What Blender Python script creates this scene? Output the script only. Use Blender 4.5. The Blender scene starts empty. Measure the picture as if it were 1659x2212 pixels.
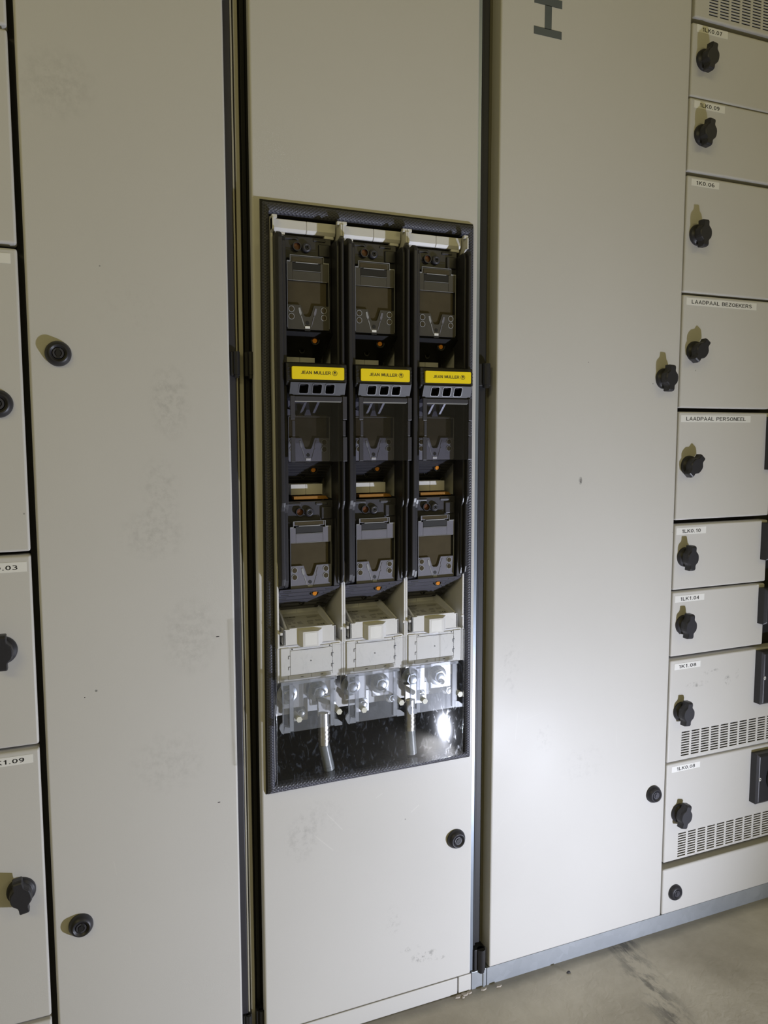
import bpy, bmesh, math, random
from mathutils import Vector, Matrix
random.seed(7)
S = bpy.context.scene
COL = S.collection

# ---------------------------------------------------------------- camera
F_PX, YAW, PITCH, ROLL = 1689.3, 0.398374, -0.0969566, -0.0012276
CAM = Vector((0.0, -1.08, 0.93))
cy, sy, cp, sp = math.cos(YAW), math.sin(YAW), math.cos(PITCH), math.sin(PITCH)
fwd = Vector((sy*cp, cy*cp, sp)); r0 = Vector((cy, -sy, 0)); u0 = r0.cross(fwd)
rgt = math.cos(ROLL)*r0 + math.sin(ROLL)*u0
upv = -math.sin(ROLL)*r0 + math.cos(ROLL)*u0
cd = bpy.data.cameras.new('camera'); cam = bpy.data.objects.new('camera', cd); COL.objects.link(cam)
cd.sensor_fit = 'VERTICAL'; cd.sensor_height = 24.0; cd.lens = F_PX/2212*24.0
cd.clip_start = 0.02; cd.clip_end = 50
M = Matrix((( rgt.x, upv.x, -fwd.x, CAM.x), (rgt.y, upv.y, -fwd.y, CAM.y), (rgt.z, upv.z, -fwd.z, CAM.z), (0,0,0,1)))
cam.matrix_world = M
S.camera = cam

# ---------------------------------------------------------------- view, world, lamps
S.view_settings.view_transform = 'Standard'; S.view_settings.look = 'None'
S.view_settings.exposure = 0.0; S.view_settings.gamma = 1.0
S.view_settings.use_curve_mapping = False
W = bpy.data.worlds.new('plant_room_air'); S.world = W; W.use_nodes = True
W.node_tree.nodes['Background'].inputs[0].default_value = (1.0, 0.87, 0.38, 1)
W.node_tree.nodes['Background'].inputs[1].default_value = 0.094
def lamp(name, kind, loc, energy, color, **k):
    d = bpy.data.lights.new(name, kind); o = bpy.data.objects.new(name, d); COL.objects.link(o)
    o.location = loc; d.energy = energy; d.color = color
    for a, v in k.items(): setattr(d, a, v)
    return o
torch = lamp('hand_torch_light', 'SPOT', (1.20, -0.90, 0.035), 63.0, (0.80, 0.845, 1.0), shadow_soft_size=0.017, spot_size=math.radians(174), spot_blend=1.0)
torch.rotation_euler = (Vector((-0.85, 0, 0.60))-Vector((1.20, -0.90, 0.035))).to_track_quat('-Z', 'Y').to_euler()
tube = lamp('ceiling_tube_light', 'AREA', (-1.3, -2.3, 2.35), 11.5, (1.0, 0.87, 0.42), shape='RECTANGLE', size=1.3, size_y=0.25)
tube.rotation_euler = (Vector((0.4, 0, 1.0))-Vector((-1.3, -2.3, 2.35))).to_track_quat('-Z', 'Y').to_euler()
tube2 = lamp('ceiling_tube_light', 'AREA', (1.9, -2.6, 2.35), 7.5, (1.0, 0.87, 0.42), shape='RECTANGLE', size=1.3, size_y=0.25)
tube2.rotation_euler = (Vector((0.8, 0, 1.0))-Vector((1.9, -2.6, 2.35))).to_track_quat('-Z', 'Y').to_euler()

# ---------------------------------------------------------------- materials
def new_mat(name):
    m = bpy.data.materials.new(name); m.use_nodes = True
    return m, m.node_tree.nodes, m.node_tree.links, m.node_tree.nodes['Principled BSDF']
def pmat(name, col, rough=0.5, metal=0.0, spec=0.5, bump=None, var=0.0, vscale=20.0):
    m, N, L, b = new_mat(name)
    b.inputs['Base Color'].default_value = (*col, 1); b.inputs['Roughness'].default_value = rough
    b.inputs['Metallic'].default_value = metal; b.inputs['Specular IOR Level'].default_value = spec
    g = N.new('ShaderNodeNewGeometry')
    if var:
        n = N.new('ShaderNodeTexNoise'); n.inputs['Scale'].default_value = vscale; n.inputs['Detail'].default_value = 4
        L.new(g.outputs['Position'], n.inputs['Vector'])
        r = N.new('ShaderNodeMapRange'); r.inputs['To Min'].default_value = 1-var; r.inputs['To Max'].default_value = 1+var
        L.new(n.outputs['Fac'], r.inputs['Value'])
        h = N.new('ShaderNodeHueSaturation'); h.inputs['Color'].default_value = (*col, 1)
        L.new(r.outputs['Result'], h.inputs['Value']); L.new(h.outputs['Color'], b.inputs['Base Color'])
    if bump:
        n2 = N.new('ShaderNodeTexNoise'); n2.inputs['Scale'].default_value = bump[0]; n2.inputs['Detail'].default_value = 2
        L.new(g.outputs['Position'], n2.inputs['Vector'])
        bp = N.new('ShaderNodeBump'); bp.inputs['Strength'].default_value = bump[1]; bp.inputs['Distance'].default_value = bump[2]
        L.new(n2.outputs['Fac'], bp.inputs['Height']); L.new(bp.outputs['Normal'], b.inputs['Normal'])
    return m
def mathn(N, L, op, a, b=None, clamp=False):
    n = N.new('ShaderNodeMath'); n.operation = op; n.use_clamp = clamp
    for i, v in enumerate((a, b)):
        if v is None: continue
        if isinstance(v, (int, float)): n.inputs[i].default_value = v
        else: L.new(v, n.inputs[i])
    return n.outputs[0]
def door_paint(name, col):
    """powder coated sheet steel: soft mottling, wiped smears, and scuffs with a place of their own"""
    m, N, L, b = new_mat(name)
    g = N.new('ShaderNodeNewGeometry').outputs['Position']
    n1 = N.new('ShaderNodeTexNoise'); n1.inputs['Scale'].default_value = 5; n1.inputs['Detail'].default_value = 5
    L.new(g, n1.inputs['Vector'])
    n2 = N.new('ShaderNodeTexNoise'); n2.inputs['Scale'].default_value = 90; n2.inputs['Detail'].default_value = 4; n2.inputs['Roughness'].default_value = 0.7
    L.new(g, n2.inputs['Vector'])
    v = mathn(N, L, 'ADD', mathn(N, L, 'MULTIPLY', n1.outputs['Fac'], 0.06), 0.97)
    fac = None
    # (x, z, half width, half height, threshold, strength): smudges and scuffs
    spots = [(0.145, 0.975, 0.030, 0.055, 0.44, 0.34), (0.13, 0.86, 0.03, 0.05, 0.46, 0.26), (0.12, 0.80, 0.05, 0.04, 0.44, 0.28),
             (0.165, 0.655, 0.045, 0.060, 0.42, 0.26), (0.13, 0.48, 0.06, 0.05, 0.44, 0.20), (0.2014, 0.6506, 0.0030, 0.0007, 0.1, 3.5), (0.1981, 0.4092, 0.0024, 0.0007, 0.1, 3.0),
             (0.0397, 0.5937, 0.0022, 0.0018, 0.35, 3.0), (0.0250, 0.5862, 0.0009, 0.0009, 0.1, 2.5), (0.35, 0.36, 0.04, 0.03, 0.46, 0.2),
             (0.02, 1.36, 0.05, 0.05, 0.40, 0.22), (0.10, 1.10, 0.06, 0.05, 0.5, 0.10),
             (1.085, 0.470, 0.030, 0.006, 0.47, 1.6), (1.120, 0.490, 0.022, 0.006, 0.50, 1.6), (1.160, 0.468, 0.010, 0.012, 0.50, 1.4), (1.185, 0.48, 0.005, 0.016, 0.5, 1.2),
             (0.525, 0.085, 0.028, 0.012, 0.50, 1.8), (0.500, 0.105, 0.020, 0.006, 0.52, 1.2), (0.56, 0.075, 0.02, 0.004, 0.52, 1.2),
             (0.812, 0.855, 0.004, 0.007, 0.42, 2.4), (0.47, 0.16, 0.015, 0.03, 0.50, 0.5), (0.75, 0.42, 0.02, 0.03, 0.5, 0.3),
             (0.32, 0.33, 0.03, 0.04, 0.46, 0.35), (0.83, 0.36, 0.05, 0.04, 0.5, 0.18), (0.68, 0.55, 0.02, 0.06, 0.5, 0.3)]
    sep = N.new('ShaderNodeSeparateXYZ'); L.new(g, sep.inputs[0])
    for (x, z, wx, wz, th, st) in spots:
        dx = mathn(N, L, 'DIVIDE', mathn(N, L, 'SUBTRACT', sep.outputs[0], x), wx)
        dz = mathn(N, L, 'DIVIDE', mathn(N, L, 'SUBTRACT', sep.outputs[2], z), wz)
        d = mathn(N, L, 'ADD', mathn(N, L, 'MULTIPLY', dx, dx), mathn(N, L, 'MULTIPLY', dz, dz))
        fall = mathn(N, L, 'SUBTRACT', 1.0, d, True)
        k = mathn(N, L, 'MULTIPLY', mathn(N, L, 'SUBTRACT', n2.outputs['Fac'], th, True), 4.0, True)
        s = mathn(N, L, 'MULTIPLY', mathn(N, L, 'MULTIPLY', fall, k), st*0.6)
        fac = s if fac is None else mathn(N, L, 'ADD', fac, s)
    # fine light scratches: (x0, z0, x1, z1, half width)
    light = None
    for (xa, za, xb, zb, hw) in ((0.6527, 0.3638, 0.6739, 0.3790, 0.0003), (0.6541, 0.2646, 0.6717, 0.2894, 0.0003), (0.9011, 0.4197, 0.9046, 0.3767, 0.0004), (0.655, 0.545, 0.7045, 0.5850, 0.0003),
                                 (0.692, 0.4228, 0.6958, 0.4700, 0.0004), (0.711, 0.2321, 0.728, 0.2440, 0.0003), (0.0539, 0.3529, 0.0568, 0.3323, 0.0004), (0.0710, 0.2242, 0.0712, 0.2125, 0.0003),
                                 (0.6978, 0.4539, 0.748, 0.4643, 0.0003), (0.34, 0.33, 0.37, 0.30, 0.0012), (0.36, 0.36, 0.385, 0.33, 0.0012), (0.50, 0.335, 0.515, 0.345, 0.0012), (0.44, 0.37, 0.452, 0.376, 0.001)):
        ln = math.hypot(xb-xa, zb-za); ux, uz = (xb-xa)/ln, (zb-za)/ln
        px = mathn(N, L, 'SUBTRACT', sep.outputs[0], (xa+xb)/2); pz_ = mathn(N, L, 'SUBTRACT', sep.outputs[2], (za+zb)/2)
        al = mathn(N, L, 'ABSOLUTE', mathn(N, L, 'ADD', mathn(N, L, 'MULTIPLY', px, ux), mathn(N, L, 'MULTIPLY', pz_, uz)))
        ac = mathn(N, L, 'ABSOLUTE', mathn(N, L, 'SUBTRACT', mathn(N, L, 'MULTIPLY', px, -uz), mathn(N, L, 'MULTIPLY', pz_, -ux)))
        s = mathn(N, L, 'MULTIPLY', mathn(N, L, 'SUBTRACT', 1.0, mathn(N, L, 'DIVIDE', ac, hw), True), mathn(N, L, 'LESS_THAN', al, ln/2))
        light = s if light is None else mathn(N, L, 'ADD', light, s)
    fac = mathn(N, L, 'SUBTRACT', fac, mathn(N, L, 'MULTIPLY', light, 0.10))
    # fine flecks all over
    n3 = N.new('ShaderNodeTexVoronoi'); n3.inputs['Scale'].default_value = 14; L.new(g, n3.inputs['Vector'])
    fl = mathn(N, L, 'MULTIPLY', mathn(N, L, 'LESS_THAN', n3.outputs['Distance'], 0.016), 0.45)
    fac = mathn(N, L, 'ADD', fac, fl)
    v = mathn(N, L, 'MULTIPLY', v, mathn(N, L, 'SUBTRACT', 1.0, fac))
    h = N.new('ShaderNodeHueSaturation'); h.inputs['Color'].default_value = (*col, 1); L.new(v, h.inputs['Value'])
    L.new(h.outputs['Color'], b.inputs['Base Color'])
    rr = N.new('ShaderNodeMapRange'); rr.inputs['From Min'].default_value = 0.35; rr.inputs['From Max'].default_value = 0.65
    rr.inputs['To Min'].default_value = 0.36; rr.inputs['To Max'].default_value = 0.43; L.new(n1.outputs['Fac'], rr.inputs['Value'])
    L.new(rr.outputs['Result'], b.inputs['Roughness']); b.inputs['Specular IOR Level'].default_value = 0.22
    n4 = N.new('ShaderNodeTexNoise'); n4.inputs['Scale'].default_value = 700; n4.inputs['Detail'].default_value = 1; L.new(g, n4.inputs['Vector'])
    bp = N.new('ShaderNodeBump'); bp.inputs['Strength'].default_value = 0.10; bp.inputs['Distance'].default_value = 0.0004
    L.new(n4.outputs['Fac'], bp.inputs['Height']); L.new(bp.outputs['Normal'], b.inputs['Normal'])
    return m
PAINT = door_paint('grey_beige_door_paint', (0.615, 0.605, 0.585))
POSTM = pmat('blue_grey_zinc_post', (0.26, 0.30, 0.36), 0.35, metal=0.5, var=0.1, vscale=30)
FRAMEP = pmat('frame_paint', (0.38, 0.36, 0.29), 0.45, var=0.06)
BLACKP = pmat('black_plastic', (0.018, 0.018, 0.021), 0.38, var=0.15, vscale=60, bump=(1500, 0.15, 0.0003))
HOUSE = pmat('charcoal_moulded_plastic', (0.028, 0.028, 0.036), 0.36, var=0.12, vscale=80, bump=(1200, 0.12, 0.0003))
HOUSE2 = pmat('slate_moulded_plastic', (0.052, 0.052, 0.066), 0.38, var=0.12, vscale=80, bump=(900, 0.12, 0.0003))
PANEL = pmat('smoky_lower_lid_plastic', (0.19, 0.19, 0.235), 0.3, var=0.1, vscale=90)
RUB = pmat('black_rubber', (0.012, 0.012, 0.014), 0.55, var=0.2, vscale=50)
RUBG = pmat('dark_grey_gasket', (0.030, 0.029, 0.036), 0.45, var=0.2, vscale=30)
KNOB = pmat('anthracite_knob_plastic', (0.026, 0.026, 0.033), 0.42, var=0.15, vscale=200, bump=(900, 0.2, 0.0003))
RIMP = pmat('clear_lid_edge', (0.34, 0.35, 0.38), 0.2, spec=0.8)
CREAM = pmat('cream_insulating_plastic', (0.72, 0.715, 0.71), 0.4, var=0.04, vscale=40)
GROOVE = pmat('shadow_gap_plastic', (0.05, 0.05, 0.06), 0.6)
ORANGE = pmat('amber_plastic', (0.75, 0.27, 0.03), 0.25)
INDIC = pmat('dull_amber_indicator', (0.13, 0.042, 0.012), 0.4)
DULLAMB = pmat('amber_barrier_plastic', (0.34, 0.155, 0.02), 0.45)
SMOKE = pmat('smoke_tinted_lid_plastic', (0.070, 0.066, 0.060), 0.28, var=0.1, vscale=90)
UNDER = pmat('slotted_underside_plastic', (0.085, 0.085, 0.108), 0.4)
GRIP = pmat('matt_grip_plastic', (0.020, 0.020, 0.026), 0.5)
BROWN = pmat('smoked_amber_window', (0.075, 0.062, 0.040), 0.16, var=0.25, vscale=45)
YELLOW = pmat('yellow_plate', (1.0, 0.78, 0.012), 0.42)
INK = pmat('black_ink', (0.015, 0.014, 0.014), 0.5)
INKG = pmat('grey_ink', (0.20, 0.19, 0.18), 0.6)
TAPE = pmat('white_label_tape', (0.86, 0.86, 0.85), 0.35)
WHITE = pmat('white_marking', (0.85, 0.85, 0.85), 0.4)
BLUEG = pmat('blue_grey_lettering', (0.085, 0.105, 0.125), 0.45, var=0.08, vscale=30)
STEEL = pmat('zinc_plated_steel', (0.62, 0.64, 0.66), 0.22, metal=1.0, var=0.1, vscale=60, bump=(300, 0.1, 0.0005))
TIN = pmat('tinned_copper', (0.72, 0.71, 0.70), 0.3, metal=0.9, var=0.12, vscale=50)
COPPER = pmat('bare_copper', (0.75, 0.35, 0.2), 0.35, metal=1.0)
SLEEVE = pmat('grey_heat_shrink', (0.20, 0.22, 0.24), 0.35)
NYLON = pmat('natural_nylon', (0.80, 0.79, 0.68), 0.35)
CAV = pmat('dark_cabinet_interior', (0.035, 0.033, 0.034), 0.6, var=0.3, vscale=8)
FLAKE = pmat('crumbled_grout', (0.42, 0.38, 0.33), 0.9)

def galv_mat():
    m, N, L, b = new_mat('galvanised_steel')
    g = N.new('ShaderNodeNewGeometry').outputs['Position']
    v = N.new('ShaderNodeTexVoronoi'); v.inputs['Scale'].default_value = 70; L.new(g, v.inputs['Vector'])
    n = N.new('ShaderNodeTexNoise'); n.inputs['Scale'].default_value = 9; n.inputs['Detail'].default_value = 6; L.new(g, n.inputs['Vector'])
    cr = N.new('ShaderNodeMapRange'); cr.inputs['To Min'].default_value = 0.75; cr.inputs['To Max'].default_value = 1.2
    mx = mathn(N, L, 'ADD', mathn(N, L, 'MULTIPLY', v.outputs['Color'], 0.25), mathn(N, L, 'MULTIPLY', n.outputs['Fac'], 0.8))
    L.new(mx, cr.inputs['Value'])
    h = N.new('ShaderNodeHueSaturation'); h.inputs['Color'].default_value = (0.40, 0.43, 0.47, 1); L.new(cr.outputs['Result'], h.inputs['Value'])
    L.new(h.outputs['Color'], b.inputs['Base Color']); b.inputs['Metallic'].default_value = 0.45; b.inputs['Roughness'].default_value = 0.42
    return m
GALV = galv_mat()

def clear_mat(name, tint, ior=1.5, rough=0.04, haze=0.03, hazecol=(0.7, 0.75, 0.85), smear=0.0, body=0.0):
    """clear sheet plastic: see-through, a fresnel gloss, a little dust and finger smears"""
    m, N, L, b = new_mat(name); N.remove(b)
    out = [n for n in N if n.type == 'OUTPUT_MATERIAL'][0]
    tr = N.new('ShaderNodeBsdfTransparent'); tr.inputs[0].default_value = (*tint, 1)
    gl = N.new('ShaderNodeBsdfGlossy'); gl.inputs['Roughness'].default_value = rough
    df = N.new('ShaderNodeBsdfDiffuse'); df.inputs[0].default_value = (*hazecol, 1)
    gn = N.new('ShaderNodeNewGeometry'); g = gn.outputs['Position']
    dt = N.new('ShaderNodeVectorMath'); dt.operation = 'DOT_PRODUCT'; L.new(gn.outputs['Normal'], dt.inputs[0]); L.new(gn.outputs['Incoming'], dt.inputs[1])
    c1 = mathn(N, L, 'SUBTRACT', 1.0, mathn(N, L, 'ABSOLUTE', dt.outputs['Value']), True)
    fres = mathn(N, L, 'ADD', 0.05, mathn(N, L, 'MULTIPLY', mathn(N, L, 'POWER', c1, 5.0), 0.9), True)
    mp = N.new('ShaderNodeMapping'); mp.inputs['Scale'].default_value = (150, 150, 60); mp.inputs['Rotation'].default_value = (0, 0.5, 0); L.new(g, mp.inputs[0])
    n = N.new('ShaderNodeTexNoise'); n.inputs['Scale'].default_value = 1.0; n.inputs['Detail'].default_value = 6; n.inputs['Roughness'].default_value = 0.65
    n.inputs['Distortion'].default_value = 1.2; L.new(mp.outputs[0], n.inputs['Vector'])
    k = mathn(N, L, 'MULTIPLY', mathn(N, L, 'SUBTRACT', n.outputs['Fac'], 0.545, True), smear, True)
    hz = mathn(N, L, 'ADD', k, haze, True)
    m1 = N.new('ShaderNodeMixShader'); L.new(hz, m1.inputs[0]); L.new(tr.outputs[0], m1.inputs[1]); L.new(df.outputs[0], m1.inputs[2])
    f2 = mathn(N, L, 'ADD', fres, mathn(N, L, 'MULTIPLY', k, 0.5), True)
    m2 = N.new('ShaderNodeMixShader'); L.new(f2, m2.inputs[0]); L.new(m1.outputs[0], m2.inputs[1]); L.new(gl.outputs[0], m2.inputs[2])
    L.new(m2.outputs[0], out.inputs[0])
    rn = mathn(N, L, 'ADD', mathn(N, L, 'MULTIPLY', k, 0.5), rough, True); L.new(rn, gl.inputs['Roughness'])
    return m
CLEAR = clear_mat('clear_cover_sheet', (0.96, 0.965, 0.97), haze=0.010, hazecol=(0.42, 0.52, 0.75), rough=0.05, smear=0.6)
SHROUD = clear_mat('clear_terminal_shroud', (0.93, 0.94, 0.96), haze=0.07, rough=0.22, smear=0.3)
SHRIM = clear_mat('clear_shroud_edge', (0.8, 0.8, 0.82), haze=0.30, rough=0.25, smear=0.2)
LIDC = clear_mat('smoky_clear_lid', (0.80, 0.80, 0.83), haze=0.01, hazecol=(0.35, 0.36, 0.42), rough=0.12, smear=0.05)

def seal_mat():
    m, N, L, b = new_mat('braided_edge_seal')
    b.inputs['Base Color'].default_value = (0.07, 0.07, 0.09, 1); b.inputs['Roughness'].default_value = 0.38
    g = N.new('ShaderNodeNewGeometry').outputs['Position']
    hs = []
    for a in (0.62, -0.62):
        mp = N.new('ShaderNodeMapping'); mp.inputs['Rotation'].default_value = (0, a, 0); L.new(g, mp.inputs[0])
        w = N.new('ShaderNodeTexWave'); w.bands_direction = 'Z'; w.inputs['Scale'].default_value = 95; w.inputs['Distortion'].default_value = 0.6; L.new(mp.outputs[0], w.inputs['Vector'])
        hs.append(w.outputs['Fac'])
    mn = mathn(N, L, 'MAXIMUM', hs[0], hs[1])
    bp = N.new('ShaderNodeBump'); bp.inputs['Strength'].default_value = 0.6; bp.inputs['Distance'].default_value = 0.0010
    L.new(mn, bp.inputs['Height']); L.new(bp.outputs['Normal'], b.inputs['Normal'])
    cr = N.new('ShaderNodeMapRange'); cr.inputs['To Min'].default_value = 0.65; cr.inputs['To Max'].default_value = 1.3; L.new(mn, cr.inputs['Value'])
    h = N.new('ShaderNodeHueSaturation'); h.inputs['Color'].default_value = (0.062, 0.064, 0.085, 1); L.new(cr.outputs['Result'], h.inputs['Value']); L.new(h.outputs[0], b.inputs['Base Color'])
    return m
SEAL = seal_mat()

def floor_mat():
    m, N, L, b = new_mat('worn_concrete')
    g = N.new('ShaderNodeNewGeometry').outputs['Position']
    n1 = N.new('ShaderNodeTexNoise'); n1.inputs['Scale'].default_value = 4.5; n1.inputs['Detail'].default_value = 8; n1.inputs['Roughness'].default_value = 0.6; L.new(g, n1.inputs['Vector'])
    r = N.new('ShaderNodeValToRGB'); e = r.color_ramp.elements
    e[0].position = 0.32; e[0].color = (0.42, 0.385, 0.32, 1); e[1].position = 0.68; e[1].color = (0.68, 0.64, 0.56, 1)
    L.new(n1.outputs['Fac'], r.inputs[0])
    # dark scuff marks running across
    mp = N.new('ShaderNodeMapping'); mp.inputs['Rotation'].default_value = (0, 0, 0.25); mp.inputs['Scale'].default_value = (26, 9, 1); L.new(g, mp.inputs[0])
    n2 = N.new('ShaderNodeTexNoise'); n2.inputs['Scale'].default_value = 1.6; n2.inputs['Detail'].default_value = 7; n2.inputs['Roughness'].default_value = 0.7; L.new(mp.outputs[0], n2.inputs['Vector'])
    sep = N.new('ShaderNodeSeparateXYZ'); L.new(g, sep.inputs[0])
    # the tyre-like mark: a slanted line about x = 0.90 + 0.1*y
    ln = mathn(N, L, 'SUBTRACT', sep.outputs[0], mathn(N, L, 'ADD', 0.925, mathn(N, L, 'MULTIPLY', sep.outputs[1], 0.25)))
    band = mathn(N, L, 'SUBTRACT', 1.0, mathn(N, L, 'MULTIPLY', mathn(N, L, 'ABSOLUTE', ln), 22.0), True)
    k = mathn(N, L, 'MULTIPLY', mathn(N, L, 'MULTIPLY', mathn(N, L, 'SUBTRACT', n2.outputs['Fac'], 0.47, True), 9.0, True), band)
    # darker band along the plinth with a noisy edge
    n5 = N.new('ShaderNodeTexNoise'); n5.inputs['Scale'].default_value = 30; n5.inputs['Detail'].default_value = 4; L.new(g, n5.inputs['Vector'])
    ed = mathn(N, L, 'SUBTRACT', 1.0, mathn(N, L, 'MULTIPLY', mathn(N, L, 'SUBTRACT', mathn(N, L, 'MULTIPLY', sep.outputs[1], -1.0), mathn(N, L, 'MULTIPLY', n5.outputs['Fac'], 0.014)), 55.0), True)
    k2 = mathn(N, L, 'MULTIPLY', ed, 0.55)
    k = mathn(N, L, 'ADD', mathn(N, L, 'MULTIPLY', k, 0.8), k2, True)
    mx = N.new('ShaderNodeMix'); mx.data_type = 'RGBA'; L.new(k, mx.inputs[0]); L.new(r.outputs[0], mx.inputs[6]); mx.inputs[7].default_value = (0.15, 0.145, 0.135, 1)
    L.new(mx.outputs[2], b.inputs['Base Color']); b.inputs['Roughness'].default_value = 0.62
    n3 = N.new('ShaderNodeTexNoise'); n3.inputs['Scale'].default_value = 60; n3.inputs['Detail'].default_value = 6; n3.inputs['Distortion'].default_value = 1.0; L.new(g, n3.inputs['Vector'])
    bp = N.new('ShaderNodeBump'); bp.inputs['Strength'].default_value = 0.32; bp.inputs['Distance'].default_value = 0.0013
    L.new(n3.outputs['Fac'], bp.inputs['Height']); L.new(bp.outputs['Normal'], b.inputs['Normal'])
    return m
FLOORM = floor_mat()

# ---------------------------------------------------------------- mesh helpers
class MB:
    def __init__(s): s.v = []; s.f = []; s.sm = []
    def add(s, vs, fs, smooth=False):
        o = len(s.v); s.v += [tuple(p) for p in vs]
        for f in fs: s.f.append([i+o for i in f]); s.sm.append(smooth)
        return s
    def box(s, x0, x1, y0, y1, z0, z1):
        vs = [(x, y, z) for x in (x0, x1) for y in (y0, y1) for z in (z0, z1)]
        return s.add(vs, [(0,1,3,2), (4,6,7,5), (0,4,5,1), (2,3,7,6), (0,2,6,4), (1,5,7,3)])
    def prism_y(s, pts, y0, y1, smooth=False, cap=True):      # polygon in x,z extruded along y
        n = len(pts); vs = [(p[0], y0, p[1]) for p in pts]+[(p[0], y1, p[1]) for p in pts]
        fs = [(i, (i+1) % n, (i+1) % n+n, i+n) for i in range(n)]
        s.add(vs, fs, smooth)
        if cap: s.add(vs, [tuple(range(n))[::-1], tuple(range(n, 2*n))])
        return s
    def prism_x(s, pts, x0, x1):                              # polygon in y,z extruded along x
        n = len(pts); vs = [(x0, p[0], p[1]) for p in pts]+[(x1, p[0], p[1]) for p in pts]
        return s.add(vs, [(i, (i+1) % n, (i+1) % n+n, i+n) for i in range(n)]+[tuple(range(n))[::-1], tuple(range(n, 2*n))])
    def quad(s, a, b, c, d): return s.add([a, b, c, d], [(0,1,2,3)])
    def slab(s, a, b, c, d, t):                               # four corners thickened along +y
        vs = [a, b, c, d]+[(p[0], p[1]+t, p[2]) for p in (a, b, c, d)]
        return s.add(vs, [(0,1,2,3), (7,6,5,4), (0,4,5,1), (1,5,6,2), (2,6,7,3), (3,7,4,0)])
    def lathe_y(s, cx, cz, prof, n=32, smooth=True):          # profile (r, y) turned about a y axis
        vs = []
        for r, y in prof:
            for i in range(n):
                a = 2*math.pi*i/n; vs.append((cx+r*math.cos(a), y, cz+r*math.sin(a)))
        fs = []
        for k in range(len(prof)-1):
            for i in range(n):
                j = (i+1) % n; fs.append((k*n+i, k*n+j, (k+1)*n+j, (k+1)*n+i))
        return s.add(vs, fs, smooth)
    def disc(s, cx, cz, r, y0, y1, n=28):
        return s.lathe_y(cx, cz, [(r, y1), (r, y0)], n).add([(cx+r*math.cos(2*math.pi*i/n), y0, cz+r*math.sin(2*math.pi*i/n)) for i in range(n)], [tuple(range(n))[::-1]])
    def ring(s, cx, cz, ro, ri, y0, y1, n=24):
        return s.lathe_y(cx, cz, [(ro, y1), (ro, y0), (ri, y0), (ri, y1)], n, False)
    def tube(s, a, b, r, n=20, r2=None, caps=True):
        a = Vector(a); b = Vector(b); d = (b-a).normalized(); r2 = r if r2 is None else r2
        t = Vector((0, 0, 1)) if abs(d.z) < 0.9 else Vector((1, 0, 0)); u = d.cross(t).normalized(); w = d.cross(u)
        vs = [a+r*(math.cos(2*math.pi*i/n)*u+math.sin(2*math.pi*i/n)*w) for i in range(n)]+[b+r2*(math.cos(2*math.pi*i/n)*u+math.sin(2*math.pi*i/n)*w) for i in range(n)]
        s.add(vs, [(i, (i+1) % n, (i+1) % n+n, i+n) for i in range(n)], True)
        if caps: s.add(vs, [tuple(range(n))[::-1], tuple(range(n, 2*n))])
        return s
    def build(s, name, mat, parent=None, off=(0, 0, 0), bevel=0.0, seg=2):
        me = bpy.data.meshes.new(name); me.from_pydata([(x-off[0], y-off[1], z-off[2]) for x, y, z in s.v], [], s.f)
        for p, q in zip(me.polygons, s.sm): p.use_smooth = q
        me.materials.append(mat)
        bm = bmesh.new(); bm.from_mesh(me)
        bmesh.ops.recalc_face_normals(bm, faces=bm.faces); bm.to_mesh(me); bm.free()
        o = bpy.data.objects.new(name, me); COL.objects.link(o)
        if bevel:
            m = o.modifiers.new('edge', 'BEVEL'); m.width = bevel; m.segments = seg; m.limit_method = 'ANGLE'; m.angle_limit = math.radians(35); m.use_clamp_overlap = True
        if parent: o.parent = parent
        return o
def wloc(o):
    v = Vector(o.location)
    while o.parent: o = o.parent; v += o.location
    return v
def part(mb, name, mat, parent, bevel=0.0, label=None, at=None, seg=2):
    """world-coordinate mesh hung under its parent; its origin sits at `at` or on the parent's origin"""
    base = wloc(parent); org = Vector(at) if at else base
    o = mb.build(name, mat, parent, off=org, bevel=bevel, seg=seg); o.location = org-base
    if label: o['label'] = label
    return o
def split_part(mb, name, mat, parent, bevel=0.0, tol=0.00012):
    """build every separate piece of mb as an object of its own"""
    n = len(mb.v); root = list(range(n))
    def find(a):
        while root[a] != a: root[a] = root[root[a]]; a = root[a]
        return a
    for f in mb.f:
        for q in f[1:]: root[find(q)] = find(f[0])
    comp = {}
    for i in range(n): comp.setdefault(find(i), []).append(i)
    cs = []
    for ids in comp.values():
        P = [mb.v[i] for i in ids]
        cs.append([[min(p[k] for p in P)-tol for k in range(3)], [max(p[k] for p in P)+tol for k in range(3)], set(ids)])
    ch = True
    while ch:
        ch = False
        for a in range(len(cs)):
            for b in range(a+1, len(cs)):
                if all(cs[a][0][k] <= cs[b][1][k] and cs[b][0][k] <= cs[a][1][k] for k in range(3)):
                    cs[a] = [[min(cs[a][0][k], cs[b][0][k]) for k in range(3)], [max(cs[a][1][k], cs[b][1][k]) for k in range(3)], cs[a][2] | cs[b][2]]
                    del cs[b]; ch = True; break
            if ch: break
    out = []
    for lo, hi, ids in cs:
        m = MB(); mp = {i: k for k, i in enumerate(sorted(ids))}; m.v = [mb.v[i] for i in sorted(ids)]
        for f, q in zip(mb.f, mb.sm):
            if f[0] in ids: m.f.append([mp[i] for i in f]); m.sm.append(q)
        out.append(part(m, name, mat, parent, bevel=bevel, at=tuple((lo[k]+hi[k])/2 for k in range(3))))
    return out
def thing(name, label, cat, loc, group=None):
    o = bpy.data.objects.new(name, None); COL.objects.link(o); o.location = loc; o.empty_display_size = 0.02
    o['label'] = label; o['category'] = cat
    if group: o['group'] = group
    return o
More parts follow.
